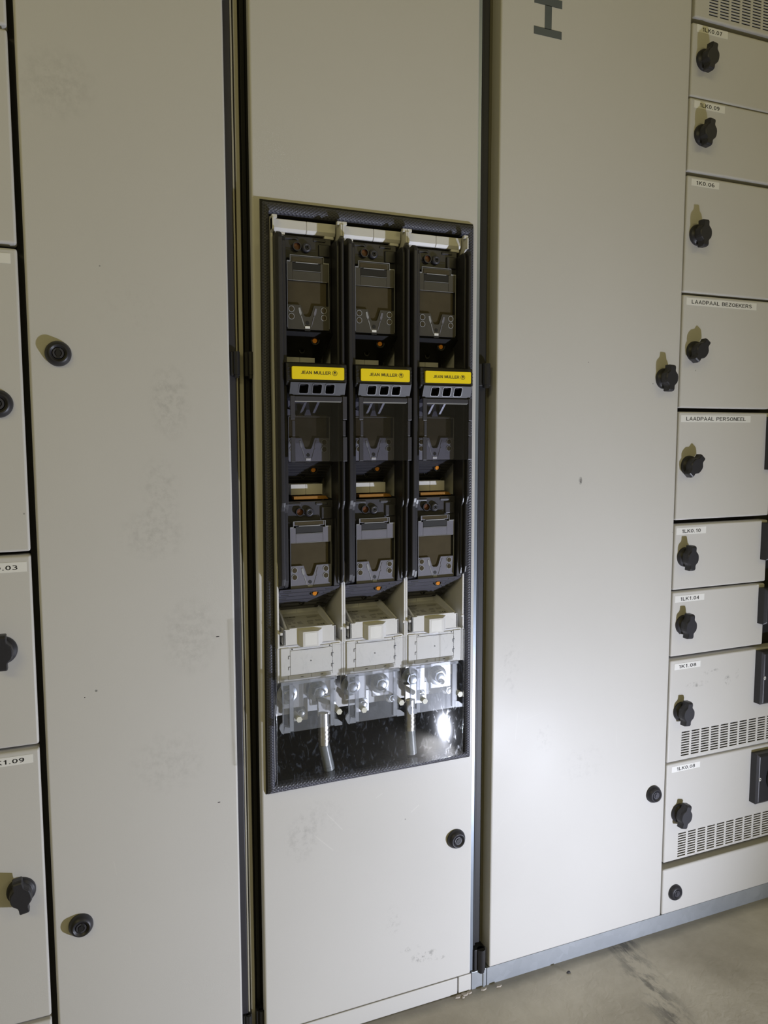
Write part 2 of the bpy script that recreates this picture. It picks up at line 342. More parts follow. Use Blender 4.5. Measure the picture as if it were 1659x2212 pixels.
def solo(mb, name, mat, label, cat, loc, group=None, bevel=0.0):
    o = mb.build(name, mat, None, off=loc, bevel=bevel); o.location = loc; o['label'] = label; o['category'] = cat
    if group: o['group'] = group
    return o
def struct(mb, name, mat): o = mb.build(name, mat); o['kind'] = 'structure'; return o

def fillet_front(mb, x0, x1, z0, z1, depth, r, n=4):
    """folded sheet-steel front: rounded vertical and horizontal front edges, returns running back"""
    rings = [[(x0, z0), (x1, z0), (x1, z1), (x0, z1)]]
    prof = [(0.0, depth)]+[(r*(1-math.cos(a)), r*(1-math.sin(a))) for a in [i*math.pi/2/n for i in range(n+1)]]
    vs = []
    cs = 4
    def ringpts(ins):
        rc = max(r*1.0-ins, 0.0); P = []
        for (cx, cz, a0) in ((x0+r, z0+r, math.pi), (x1-r, z0+r, 1.5*math.pi), (x1-r, z1-r, 0), (x0+r, z1-r, 0.5*math.pi)):
            for i in range(cs+1):
                a = a0+i*math.pi/2/cs; P.append((cx+rc*math.cos(a), cz+rc*math.sin(a)))
        return P
    n1 = 4*(cs+1)
    for ins, y in prof: vs += [(p[0], y, p[1]) for p in ringpts(ins)]
    fs = []
    for k in range(len(prof)-1):
        for i in range(n1):
            j = (i+1) % n1; fs.append((k*n1+i, k*n1+j, (k+1)*n1+j, (k+1)*n1+i))
    mb.add(vs, fs, True)
    return (x0+r, x1-r, z0+r, z1-r)
def plate(mb, x0, x1, z0, z1, holes=(), y=0.0, wall=0.0015):
    """flat face at y with rectangular holes cut out, each with a short inner wall"""
    xs = sorted({x0, x1, *[h[0] for h in holes], *[h[1] for h in holes]}); zs = sorted({z0, z1, *[h[2] for h in holes], *[h[3] for h in holes]})
    hs = set()
    ix = {x: i for i, x in enumerate(xs)}; iz = {z: i for i, z in enumerate(zs)}
    for h in holes:
        for i in range(ix[h[0]], ix[h[1]]):
            for k in range(iz[h[2]], iz[h[3]]): hs.add((i, k))
    vs = [(x, y, z) for x in xs for z in zs]; nz = len(zs); fs = []
    for i in range(len(xs)-1):
        for k in range(nz-1):
            if (i, k) not in hs: fs.append((i*nz+k, (i+1)*nz+k, (i+1)*nz+k+1, i*nz+k+1))
    mb.add(vs, fs)
    for (a, b, c, d) in holes:
        P = [(a, c), (b, c), (b, d), (a, d)]
        mb.add([(p[0], y, p[1]) for p in P]+[(p[0], y+wall, p[1]) for p in P], [(i, (i+1) % 4, (i+1) % 4+4, i+4) for i in range(4)])
def ribbon(mb, pts, w, closed=False):
    """flat mitred stroke of width w through 2-D points; returns quads as (x, z) pairs"""
    P = [Vector(p) for p in pts]; n = len(P); L_, R_ = [], []
    for i in range(n):
        a = P[i-1] if (i or closed) else None; c = P[(i+1) % n] if (i < n-1 or closed) else None
        d1 = (P[i]-a).normalized() if a is not None else None; d2 = (c-P[i]).normalized() if c is not None else None
        if d1 is None: d1 = d2
        if d2 is None: d2 = d1
        n1 = Vector((-d1.y, d1.x)); n2 = Vector((-d2.y, d2.x)); m = n1+n2
        m = n1 if m.length < 1e-6 else m.normalized()
        k = (w/2)/max(m.dot(n1), 0.45)
        L_.append(P[i]+m*k); R_.append(P[i]-m*k)
    out = []
    for i in range(n if closed else n-1):
        j = (i+1) % n; out.append([L_[i], L_[j], R_[j], R_[i]])
    return out
def arc(cx, cy_, rx, ry, a0, a1, n=10): return [(cx+rx*math.cos(math.radians(a0+(a1-a0)*i/n)), cy_+ry*math.sin(math.radians(a0+(a1-a0)*i/n))) for i in range(n+1)]
_t = 0.075   # half stroke, glyph box is 1 high
GL = {  # width, strokes (points inside a cell 0..w by 0..1)
 'A': (0.72, [[(0.05, 0), (0.36, 0.96), (0.67, 0)], [(0.17, 0.32), (0.55, 0.32)]]),
 'B': (0.66, [[(_t, 0), (_t, 1)], [(_t, 1-_t)]+arc(0.34, 0.745, 0.22, 0.18, 90, -90)+[(_t, 0.565)], [(0.30, 0.535)]+arc(0.36, 0.305, 0.24, 0.23, 90, -90)+[(_t, _t)]]),
 'C': (0.70, [arc(0.37, 0.5, 0.29, 0.425, 45, 315, 16)]),
 'D': (0.70, [[(_t, 0), (_t, 1)], [(_t, 1-_t)]+arc(0.33, 0.5, 0.29, 0.425, 90, -90, 14)+[(_t, _t)]]),
 'E': (0.62, [[(0.59, 1-_t), (_t, 1-_t), (_t, _t), (0.61, _t)], [(_t, 0.53), (0.55, 0.53)]]),
 'J': (0.54, [[(0.45, 1), (0.45, 0.30)]+arc(0.26, 0.27, 0.19, 0.195, 0, -175)]),
 'K': (0.70, [[(_t, 0), (_t, 1)], [(0.62, 1), (0.10, 0.42)], [(0.26, 0.58), (0.66, 0)]]),
 'L': (0.58, [[(_t, 1), (_t, _t), (0.57, _t)]]),
 'M': (0.82, [[(_t, 0), (_t, 1)], [(0.75, 0), (0.75, 1)], [(0.10, 1), (0.41, 0.08)], [(0.41, 0.08), (0.72, 1)]]),
 'N': (0.70, [[(_t, 0), (_t, 1)], [(0.62, 0), (0.62, 1)], [(0.09, 0.98), (0.61, 0.02)]]),
 'O': (0.78, [arc(0.39, 0.5, 0.31, 0.425, 0, 360, 24)]),
 'P': (0.66, [[(_t, 0), (_t, 1)], [(_t, 1-_t)]+arc(0.36, 0.69, 0.23, 0.235, 90, -90)+[(_t, 0.455)]]),
 'R': (0.70, [[(_t, 0), (_t, 1)], [(_t, 1-_t)]+arc(0.38, 0.71, 0.21, 0.215, 90, -90)+[(_t, 0.495)], [(0.36, 0.48), (0.64, 0)]]),
 'S': (0.66, [arc(0.33, 0.725, 0.24, 0.20, 25, 270, 12)[:-1]+arc(0.33, 0.29, 0.26, 0.235, 90, -155, 12)]),
 'U': (0.70, [[(_t, 1), (_t, 0.36)]+arc(0.35, 0.36, 0.275, 0.285, 180, 360)+[(0.625, 1)]]),
 'Z': (0.62, [[(0.05, 1-_t), (0.54, 1-_t), (0.07, _t), (0.58, _t)]]),
 '0': (0.60, [arc(0.30, 0.5, 0.225, 0.425, 0, 360, 24)]),
 '1': (0.46, [[(0.30, 0), (0.30, 1)], [(0.31, 0.94), (0.08, 0.74)]]),
 '3': (0.60, [arc(0.28, 0.735, 0.21, 0.195, 150, -90, 12)+[(0.28, 0.54)], [(0.26, 0.54)]+arc(0.28, 0.30, 0.245, 0.235, 90, -155, 12)]),
 '4': (0.62, [[(0.42, 0), (0.42, 1)], [(0.42, 0.92), (0.06, 0.30), (0.58, 0.30)]]),
 '6': (0.60, [arc(0.30, 0.31, 0.22, 0.24, 0, 360, 20), arc(0.36, 0.42, 0.285, 0.505, 70, 185, 10)]),
 '7': (0.58, [[(0.05, 1-_t), (0.52, 1-_t), (0.36, 0.55), (0.24, 0)]]),
 '8': (0.60, [arc(0.30, 0.745, 0.19, 0.185, 0, 360, 20), arc(0.30, 0.31, 0.225, 0.24, 0, 360, 20)]),
 '9': (0.60, [arc(0.30, 0.69, 0.22, 0.24, 0, 360, 20), arc(0.24, 0.58, 0.285, 0.505, 5, -110, 10)]),
 '.': (0.30, [[(0.15, 0), (0.15, 0.15)]]), ' ': (0.36, [])}
def text_mesh(name, s, mat, parent, x, z, y, h=None, w=None, bold=0.0, spacing=1.0, center=True, label=None, lie=None, weight=0.155):
    quads = []; cx = 0.0
    for chx in s:
        gw, st = GL[chx]
        for pts in st:
            closed = len(pts) > 12 and (Vector(pts[0])-Vector(pts[-1])).length < 1e-4
            for q in ribbon(None, pts[:-1] if closed else pts, weight, closed): quads.append([(p.x+cx, p.y) for p in q])
        cx += gw+0.10*spacing
    x0 = min(p[0] for q in quads for p in q); x1 = max(p[0] for q in quads for p in q)
    sz = h if h else w/(x1-x0); sx = w/(x1-x0) if w else sz; ox = (x0+x1)/2
    mb = MB()
    for k, q in enumerate(quads):
        pp = [((p[0]-ox)*sx, (p[1]-0.5)*sz) for p in q]
        e = (k % 3)*0.00001
        if lie: mb.add([lie(px, pz) for px, pz in pp], [(0, 1, 2, 3)])
        else: mb.add([(x+px, y-e, z+pz) for px, pz in pp], [(0, 1, 2, 3)])
    return part(mb, name, mat, parent, label=label)

# ---------------------------------------------------------------- the setting
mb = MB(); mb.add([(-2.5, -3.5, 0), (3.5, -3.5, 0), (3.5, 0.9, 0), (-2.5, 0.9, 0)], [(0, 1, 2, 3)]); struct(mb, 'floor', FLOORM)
mb = MB(); mb.box(-2.5, 3.5, 0.62, 0.70, 0, 2.8); struct(mb, 'wall_back', pmat('plastered_wall', (0.45, 0.43, 0.38), 0.8, var=0.05))

# cabinet carcass: uprights, sealing strips, inner panels
TOP = 1.95
fr = thing('switchgear_carcass', 'cream uprights and black sealing strips seen in the gaps between the doors', 'carcass', (0.42, 0.30, 0))
mb = MB()
mb.box(-0.50, 1.62, 0.56, 0.58, 0.0, TOP)                                      # back sheet
for x in (-0.50, 1.60): mb.box(x, x+0.02, 0.03, 0.56, 0.0, TOP)
mb.box(-0.50, 1.62, 0.03, 0.56, TOP, TOP+0.02)
mb.box(-0.50, -0.050, 0.045, 0.055, 0.0, TOP); mb.box(0.66, 1.62, 0.045, 0.055, 0.0, TOP)
mb.box(-0.005, 0.222, 0.045, 0.055, 0.0, TOP)
part(mb, 'back_panel', CAV, fr)
mb = MB(); mb.box(0.2379, 0.2405, 0.014, 0.30, 0, TOP); part(mb, 'upright', FRAMEP, fr, 0.0006)
mb = MB(); mb.box(0.2432, 0.2490, 0.017, 0.30, 0, TOP); part(mb, 'upright', FRAMEP, fr, 0.0006)
mb = MB(); mb.box(0.222, 0.2372, 0.012, 0.045, 0, TOP); part(mb, 'sealing_strip', RUBG, fr, 0.001, 'dark grey rubber strip beside the left door')
mb = MB(); mb.box(0.2492, 0.266, 0.026, 0.05, 0, TOP); mb.box(0.253, 0.259, 0.023, 0.03, 0, TOP); part(mb, 'sealing_strip', RUB, fr, 0.0006)
mb = MB(); mb.box(0.240, 0.2435, 0.06, 0.30, 0, TOP); part(mb, 'shadow_liner', RUB, fr)
mb = MB(); mb.box(0.6114, 0.6180, 0.0045, 0.045, 0.032, TOP)
part(mb, 'galvanised_post', POSTM, fr, 0.0006, 'shiny galvanised post edge beside the middle door')
mb = MB(); mb.box(0.6190, 0.6390, 0.018, 0.05, 0.032, TOP); mb.box(0.6225, 0.6265, 0.0125, 0.02, 0.032, TOP); part(mb, 'sealing_strip', RUB, fr, 0.001)
mb = MB(); mb.box(0.6280, 0.6400, 0.024, 0.05, 0.032, TOP); part(mb, 'sealing_strip', RUB, fr, 0.0006)
mb = MB(); mb.box(0.6395, 0.6700, 0.0275, 0.05, 0.032, TOP); part(mb, 'upright', FRAMEP, fr, 0.0006)
mb = MB(); mb.box(-0.0330, -0.0100, 0.020, 0.05, 0, TOP); part(mb, 'sealing_strip', RUB, fr, 0.001)
mb = MB(); mb.box(-0.0275, 1.6, 0.03, 0.05, 0.0, 0.028); part(mb, 'bottom_rail', RUB, fr)
mb = MB(); mb.box(1.012, 1.50, 0.028, 0.045, 0.02, TOP); part(mb, 'sealing_strip', RUB, fr)
mb = MB(); mb.box(-0.50, -0.030, 0.028, 0.045, 0.02, TOP); part(mb, 'sealing_strip', RUB, fr)
# the box behind the switch strips, dark inside
mb = MB(); mb.box(0.262, 0.272, 0.03, 0.40, 0.36, 1.27); mb.box(0.600, 0.611, 0.03, 0.40, 0.36, 1.27); mb.box(0.262, 0.611, 0.03, 0.40, 1.262, 1.27)
mb.box(0.262, 0.611, 0.39, 0.40, 0.36, 1.27); mb.box(0.262, 0.611, 0.03, 0.40, 0.36, 0.368)
part(mb, 'inner_housing', CAV, fr)
for z in (0.43, 0.47):
    mb = MB(); mb.box(0.272, 0.600, 0.30, 0.315, z, z+0.006); split_part(mb, 'busbar_rail', CAV, fr)

pl_ = thing('plinth', 'blue-grey galvanised steel plinth along the floor under the right cabinets', 'plinth', (1.0, 0.01, 0))
mb = MB(); mb.box(0.6440, 1.62, 0.001, 0.03, 0.0, 0.031); part(mb, 'plinth_sheet', GALV, pl_)
mb = MB(); mb.box(0.6140, 0.6425, 0.001, 0.03, 0.0, 0.031); mb.box(0.6355, 0.6385, -0.0008, 0.002, 0.0, 0.030); part(mb, 'corner_piece', GALV, pl_, 0.0006)
p2 = thing('plinth', 'cream painted plinth under the middle and left doors with one vertical joint', 'plinth', (0.40, 0.01, 0))
mb = MB(); mb.box(-0.03, 0.5868, 0.0005, 0.028, 0.001, 0.0296); part(mb, 'plinth_sheet', PAINT, p2, 0.0012)
mb = MB(); mb.box(0.5892, 0.6125, 0.0005, 0.028, 0.001, 0.0300); part(mb, 'end_piece', PAINT, p2, 0.0008)

# ---------------------------------------------------------------- doors and what sits on them
def cam_lock(parent, x, z, key=0.0, r=0.0158, round_key=False, h=0.0105):
    mb = MB(); mb.lathe_y(x, z, [(r, 0.0), (r, -0.0025), (r*0.93, -0.005), (r*0.72, -h), (r*0.62, -h), (r*0.60, -h+0.001), (r*0.50, -h+0.001), (r*0.46, -h+0.004), (0.0001, -h+0.004)], 40)
    o = part(mb, 'cam_lock', KNOB, parent, at=(x, 0, z))
    k = MB(); k.ring(x, z, r*0.42, r*0.27, -h+0.0012, -h+0.0042, 28)
    part(k, 'lock_barrel', HOUSE2, o, 0.0002)
    k = MB(); c, s_ = math.cos(key), math.sin(key)
    def rp(px, pz): return (x+px*c-pz*s_, z+px*s_+pz*c)
    w, l = r*0.13, r*0.40
    k.prism_y([rp(-w, -l), rp(w, -l), rp(w, l), rp(-w, l)], -h+0.0008, -h+0.004)
    k.disc(x, z, r*0.22, -h+0.0006, -h+0.004)
    part(k, 'key_bit', RUB if not round_key else HOUSE2, o, 0.0002)
    return o
def rotary_knob(parent, x, z, tilt, r=0.0178):
    """round flange, neck and a butterfly grip turned by tilt degrees clockwise"""
    a = math.radians(-tilt); c, s_ = math.cos(a), math.sin(a)
    mb = MB(); mb.lathe_y(x, z, [(r, 0.0), (r, -0.0030), (r*0.93, -0.0058), (r*0.80, -0.0062), (r*0.78, -0.0075), (0.0001, -0.0075)], 40)
    k = part(mb, 'rotary_knob', KNOB, parent, at=(x, 0, z))
    # half outline (x, z), z from middle to tip
    pr = [(0.0135, 0.0), (0.0132, 0.004), (0.0118, 0.0080), (0.0090, 0.0108), (0.0066, 0.0134), (0.0060, 0.0160), (0.0062, 0.0218), (0.0050, 0.0228)]
    P = [(px, pz) for px, pz in pr]+[(-px, pz) for px, pz in pr[::-1]]+[(-px, -pz) for px, pz in pr[1:]]+[(px, -pz) for px, pz in pr[1:][::-1]]
    def rot(p, k_=1.0): return (x+k_*(p[0]*c-p[1]*s_), z+k_*(p[0]*s_+p[1]*c))
    g = MB(); n = len(P)
    lay = [(1.0, -0.0085), (1.0, -0.0175), (0.95, -0.0210), (0.86, -0.0222)]
    vs = [(rot(p, kk)[0], y, rot(p, kk)[1]) for kk, y in lay for p in P]
    fs = [(q*n+i, q*n+(i+1) % n, (q+1)*n+(i+1) % n, (q+1)*n+i) for q in range(len(lay)-1) for i in range(n)]
    g.add(vs, fs, False); g.add([v for v in vs[-n:]], [tuple(range(n))]); g.add([v for v in vs[:n]], [tuple(range(n))[::-1]])
    g.lathe_y(x, z, [(r*0.62, -0.006), (r*0.62, -0.009)], 28)
    part(g, 'grip', KNOB, k, 0.0007)
    w = MB(); q0 = rot((-0.0008, 0.0165)); q1 = rot((0.0008, 0.0165)); q2 = rot((0.0008, 0.021)); q3 = rot((-0.0008, 0.021))
    return k
def name_sticker(parent, x0, x1, z0, z1, s, tx=None, h=0.0056, tw=None):
    mb = MB(); mb.box(x0, x1, -0.00035, 0.0, z0, z1); o = part(mb, 'name_label', TAPE, parent, at=((x0+x1)/2, 0, (z0+z1)/2))
    if s: text_mesh('lettering', s, INK, o, tx if tx is not None else (x0+x1)/2, (z0+z1)/2-0.0003, -0.00040, h=h, w=tw, bold=0.012, spacing=1.1)
    return o

def tall_door(label, x0, x1, z0, z1, hole=None, depth=0.024):
    d = thing('switchgear_cabinet', label, 'cabinet', (x0, 0, z0))
    mb = MB(); a = fillet_front(mb, x0, x1, z0, z1, depth, 0.0032)
    plate(mb, *a, holes=[hole] if hole else [], wall=0.016)
    part(mb, 'door_panel', PAINT, d)
    return d
d1 = tall_door('tall plain grey-beige cabinet at left with two round black locks on its door', -0.0245, 0.2262, 0.031, TOP)
cam_lock(d1, 0.0097, 1.0335, 0.0); cam_lock(d1, 0.0090, 0.2725, -0.5)
HX0, HX1, HZ0, HZ1 = 0.2810, 0.5930, 0.4220, 1.2330
d2 = tall_door('middle grey-beige cabinet whose door has a large rubber-edged cut-out', 0.2600, 0.6112, 0.031, TOP, (HX0, HX1, HZ0, HZ1), depth=0.011)
cam_lock(d2, 0.5812, 0.2750, -0.9)
d3 = tall_door('wide plain grey-beige cabinet at right with a grey letter near its top', 0.6470, 1.0178, 0.031, TOP)
cam_lock(d3, 0.9900, 0.2752, -0.4, round_key=True)
rotary_knob(d3, 0.9828, 1.0285, 3)
mb = MB()                                                                     # the big letter H lying on its side
mb.box(0.7057, 0.7567, -0.0003, 0, 1.5462, 1.5578); mb.box(0.7057, 0.7567, -0.0003, 0, 1.5913, 1.6035); mb.box(0.7252, 0.7378, -0.0003, 0, 1.5570, 1.5920)
part(mb, 'painted_letter', BLUEG, d3, label='blue-grey letter H turned on its side')

# rubber edge seal round the cut-out (part of the middle door)
def seal_run(a, b, ia, ib, wav=0.0, n=40):
    """one mitred run of bulb seal between outer points a-b and inner points ia-ib"""
    mb = MB(); prof = [(0.0, 0.0), (0.02, -0.0045), (0.18, -0.0072), (0.42, -0.0085), (0.68, -0.0080), (0.90, -0.0062), (1.0, -0.003), (1.0, 0.004)]
    vs = []
    for i in range(n+1):
        t = i/n
        o = Vector((a[0]+(b[0]-a[0])*t, 0, a[1]+(b[1]-a[1])*t)); q = Vector((ia[0]+(ib[0]-ia[0])*t, 0, ia[1]+(ib[1]-ia[1])*t))
        wv = wav*(math.sin(t*9.0)*0.5+math.exp(-((t-0.27)/0.05)**2))
        for f, y in prof:
            p = o+(q-o)*f; vs.append((p.x+wv, y, p.z))
    m = len(prof); fs = [(i*m+k, (i+1)*m+k, (i+1)*m+k+1, i*m+k+1) for i in range(n) for k in range(m-1)]
    mb.add(vs, fs, True); return mb
so = [(0.2690, 0.4095), (0.6035, 0.4125), (0.6010, 1.2475), (0.2735, 1.2478)]
si = [(0.2800, 0.4230), (0.5925, 0.4225), (0.5905, 1.2325), (0.2832, 1.2325)]
lip = [(0.2665, 0.4085), (0.6045, 0.4100), (0.6020, 1.2505), (0.2712, 1.2512)]
for k in range(4):
    j = (k+1) % 4
    part(seal_run(so[k], so[j], si[k], si[j], -0.0012 if k == 3 else 0.0), 'edge_seal', SEAL, d2)
mb = MB()
for k in range(4):
    j = (k+1) % 4
    mb.add([(lip[k][0], -0.001, lip[k][1]), (lip[j][0], -0.001, lip[j][1]), (so[j][0], -0.003, so[j][1]), (so[k][0], -0.003, so[k][1]),
            (lip[k][0], 0.0, lip[k][1]), (lip[j][0], 0.0, lip[j][1])], [(0, 1, 2, 3), (0, 4, 5, 1)])
part(mb, 'seal_lip', RUB, d2)

mb = MB()
mb.box(HX0, HX1, 0.0, 0.018, HZ0, HZ0+0.0008); mb.box(HX0, HX1, 0.0, 0.018, HZ1-0.0008, HZ1); mb.box(HX0, HX0+0.0008, 0.0, 0.018, HZ0, HZ1); mb.box(HX1-0.0008, HX1, 0.0, 0.018, HZ0, HZ1)
part(mb, 'seal_channel', RUB, d2)
# ---------------------------------------------------------------- compartment fronts
def vents(x0, z_top, cols, rows=10, pitch=0.0240, length=0.0190, zp=0.00487, t=0.0026):
    return [(round(x0+i*pitch, 5), round(x0+i*pitch+length, 5), round(z_top-k*zp-t, 5), round(z_top-k*zp, 5)) for i in range(cols) for k in range(rows)]
def compartment(label, x0, x1, z0, z1, holes=(), name='compartment_front'):
    d = thing(name, label, 'switch compartment', (x0, 0, z0), None)
    mb = MB(); a = fillet_front(mb, x0, x1, z0, z1, 0.022, 0.0030)
    plate(mb, *a, holes=list(holes), wall=0.0016)
    part(mb, 'front_panel', PAINT, d)
    if holes:
        xa = min(h[0] for h in holes)-0.004; xb = max(h[1] for h in holes)+0.004; za = min(h[2] for h in holes)-0.004; zb = max(h[3] for h in holes)+0.004
        m2 = MB(); m2.box(xa, xb, 0.012, 0.013, za, zb); part(m2, 'vent_backing', RUB, d)
    return d
RX = 1.0205
def main_switch(parent, z0, z1, mark=False, dep=0.018):
    x0, x1 = 1.2310, 1.335
    mb = MB(); c = 0.009
    mb.prism_y([(x0, z0), (x1, z0), (x1, z1), (x0, z1)], -0.0, -dep+0.004)
    b_ = [(x0, z0), (x1, z0), (x1, z1), (x0, z1)]; f_ = [(x0+0.005, z0+0.004), (x1-0.005, z0+0.004), (x1-0.005, z1-0.004), (x0+0.005, z1-0.004)]
    mb.add([(p[0], -dep+0.004, p[1]) for p in b_]+[(p[0], -dep, p[1]) for p in f_], [(0, 1, 5, 4), (1, 2, 6, 5), (2, 3, 7, 6), (3, 0, 4, 7), (4, 5, 6, 7)])
    o = part(mb, 'main_switch', HOUSE, parent, 0.0012, at=(x0, 0, (z0+z1)/2))
    xm, zm = (x0+x1)/2, (z0+z1)/2; rr = min(0.030, (z1-z0)*0.36)
    k = MB(); k.lathe_y(xm, zm, [(rr, -dep), (rr, -dep-0.004), (rr*0.9, -dep-0.006), (0.0001, -dep-0.006)], 36); k.box(xm-0.005, xm+0.005, -dep-0.018, -dep-0.004, zm-rr*0.85, zm+rr*0.85)
    part(k, 'switch_dial', BLACKP, o, 0.0006)
    if mark:
        q = MB(); q.ring(x0+0.0062, zm+0.0010, 0.0034, 0.0019, -dep-0.0005, -dep+0.0005, 24)
        for v in range(len(q.v)):
            xx, yy, zz = q.v[v]; q.v[v] = (x0+0.0062+(xx-x0-0.0062)*0.72, yy, zz)
        part(q, 'zero_marking', WHITE, o)
    return o
E0 = 1.2475
comps = [
 # label, x1, z0, z1, text, sticker (x0,x1,z0,z1), knob (x,z,tilt)
 ('right column compartment labelled 1LK0.07, just under the slotted vent panel', 1.50, 1.5050, 1.6240, '1LK0.07', (1.0293, 1.0988, 1.6100, 1.6222), (1.0479, 1.5664, 9)),
 ('right column compartment labelled 1LK0.09, second knob from the top', 1.50, 1.3822, 1.5030, '1LK0.09', (1.0293, 1.0988, 1.4873, 1.4995), (1.0490, 1.4439, 8)),
 ('right column compartment labelled 1K0.06 with an upright black knob', 1.50, 1.1787, 1.3755, '1K0.06', (1.0293, 1.0921, 1.3591, 1.3705), (1.0464, 1.2768, 0)),
 ('right column compartment labelled LAADPAAL BEZOEKERS with a slanted black knob', E0, 0.9788, 1.1748, 'LAADPAAL BEZOEKERS', (1.0276, 1.1932, 1.1575, 1.1700), (1.0490, 1.0778, 36)),
 ('right column compartment labelled LAADPAAL PERSONEEL with a slanted black knob', E0, 0.7790, 0.9720, 'LAADPAAL PERSONEEL', (1.0245, 1.1908, 0.9540, 0.9663), (1.0460, 0.8765, 40)),
 ('low right column compartment labelled 1LK0.10', E0, 0.6520, 0.7705, '1LK0.10', (1.0233, 1.0930, 0.7525, 0.7650), (1.0447, 0.7115, 2)),
 ('low right column compartment labelled 1LK1.04', E0, 0.5285, 0.6480, '1LK1.04', (1.0255, 1.0950, 0.6286, 0.6407), (1.0465, 0.5867, 3)),
 ('scuffed slotted compartment labelled 1K1.08 in the right column', 1.50, 0.3278, 0.5215, '1K1.08', (1.0301, 1.0920, 0.5028, 0.5143), (1.0487, 0.4235, 6)),
 ('slotted compartment labelled 1LK0.08, lowest knob of the right column', 1.50, 0.1335, 0.3250, '1LK0.08', (1.0319, 1.1006, 0.3076, 0.3190), (1.0526, 0.2270, 14)),
]
boxes = {4: (0.866, 0.9645, False), 5: (0.695, 0.7660, False), 6: (0.5713, 0.6411, False), 7: (0.4150, 0.5185, True), 8: (0.2152, 0.3150, True)}
for i, (lab, x1, z0, z1, txt, st, kb) in enumerate(comps):
    holes = []
    if i == 7: holes = vents(1.0530, 0.3827, 12)
    if i == 8: holes = vents(1.0535, 0.1857, 12)
    c = compartment(lab, RX, x1, z0, z1, holes); c['group'] = 'compartment fronts in the right column'
    big = 'LAADPAAL' in txt
    w = 0.142 if txt.endswith('BEZOEKERS') else 0.142 if big else (0.0415 if len(txt) == 6 else 0.0440)
    name_sticker(c, *st, txt, h=0.0064, tw=w)
    rotary_knob(c, *kb)
    if i in boxes: main_switch(c, *boxes[i])
c = compartment('slotted grey vent panel at the top of the right column', RX+0.004, 1.50, 1.6330, 1.83, vents(1.0550, 1.7075, 12, rows=14, zp=0.0049, length=0.0200, pitch=0.0248), name='vent_panel'); c['category'] = 'vent panel'
c = compartment('blank cover with one round black lock at the foot of the right column', RX, 1.50, 0.031, 0.1200, name='blank_cover'); c['category'] = 'cover panel'
cam_lock(c, 1.0500, 0.0709, -0.3, r=0.0150, round_key=True, h=0.0085)

LX = -0.0322
lcomps = [
 ('left edge compartment front cut by the very top of the photo', 1.4175, 1.62, None, None, None),
 ('left edge compartment with a grey shadow smudge, top whole one at left', 1.1640, 1.4130, None, (-0.105, -0.0405, 1.3960, 1.4020), None),
 ('left edge compartment with a round black lock cut by the photo edge', 0.7850, 1.1585, '', (-0.105, -0.0397, 1.1400, 1.1522), 'lock'),
 ('left edge compartment whose label ends in 0.03', 0.5320, 0.7800, '1LK0.03', (-0.1070, -0.0373, 0.7593, 0.7719), (-0.0698, 0.6610, 0)),
 ('left edge compartment whose label ends in K1.09', 0.1535, 0.5265, '1LK1.09', (-0.1100, -0.0402, 0.5085, 0.5200), (-0.0615, 0.3385, -10)),
 ('left edge compartment front at the foot of the photo', 0.031, 0.1480, None, None, None)]
for (lab, z0, z1, txt, st, kb) in lcomps:
    c = compartment(lab, -0.45, LX, z0, z1); c['group'] = 'compartment fronts at the left edge'
    if st: name_sticker(c, *st, txt, tx=-0.0716 if st[3] > 0.6 else -0.0742, h=0.0057, tw=0.0470 if txt else None)
    if kb == 'lock': cam_lock(c, -0.0610, 0.9700, 0.0, r=0.0172)
    elif kb: rotary_knob(c, *kb)

# ---------------------------------------------------------------- hinges
def hinge(label, x0, x1, z0, z1, y, style=0):
    h = thing('door_hinge', label, 'hinge', ((x0+x1)/2, y, z0), 'black door hinges')
    xm = (x0+x1)/2; r = (x1-x0)*0.32
    mb = MB(); mb.box(x0, x1, y+0.004, 0.03, z0+0.002, z1); part(mb, 'hinge_leaf', RUB, h, 0.001)
    mb = MB(); mb.tube((xm+0.1*(x1-x0), y+0.004, z0+0.004), (xm+0.1*(x1-x0), y+0.004, z1), r, 20); part(mb, 'hinge_barrel', BLACKP, h, 0.0006)
    mb = MB(); mb.tube((xm+0.1*(x1-x0), y+0.004, z0-0.001), (xm+0.1*(x1-x0), y+0.004, z0+0.004), r*0.8, 20); part(mb, 'hinge_pin', BLACKP if style == 0 else STEEL, h, 0.0004)
    return h
hinge('black hinge beside the left door at mid height', 0.2295, 0.2420, 1.0110, 1.0460, 0.003)
hinge('black hinge on the left edge of the middle door at mid height', 0.2500, 0.2625, 1.0110, 1.0465, 0.006)
hinge('black hinge between the middle and right doors at mid height', 0.6190, 0.6400, 1.0060, 1.0430, 0.002)
hinge('black hinge near the floor between the middle and right doors', 0.6190, 0.6405, 0.0290, 0.0690, -0.003)
hinge('black hinge at the foot of the left edge of the middle door', 0.2490, 0.2615, 0.0300, 0.0660, 0.006)
hinge('black hinge at the foot of the left door', 0.2290, 0.2415, 0.0330, 0.0660, 0.003)

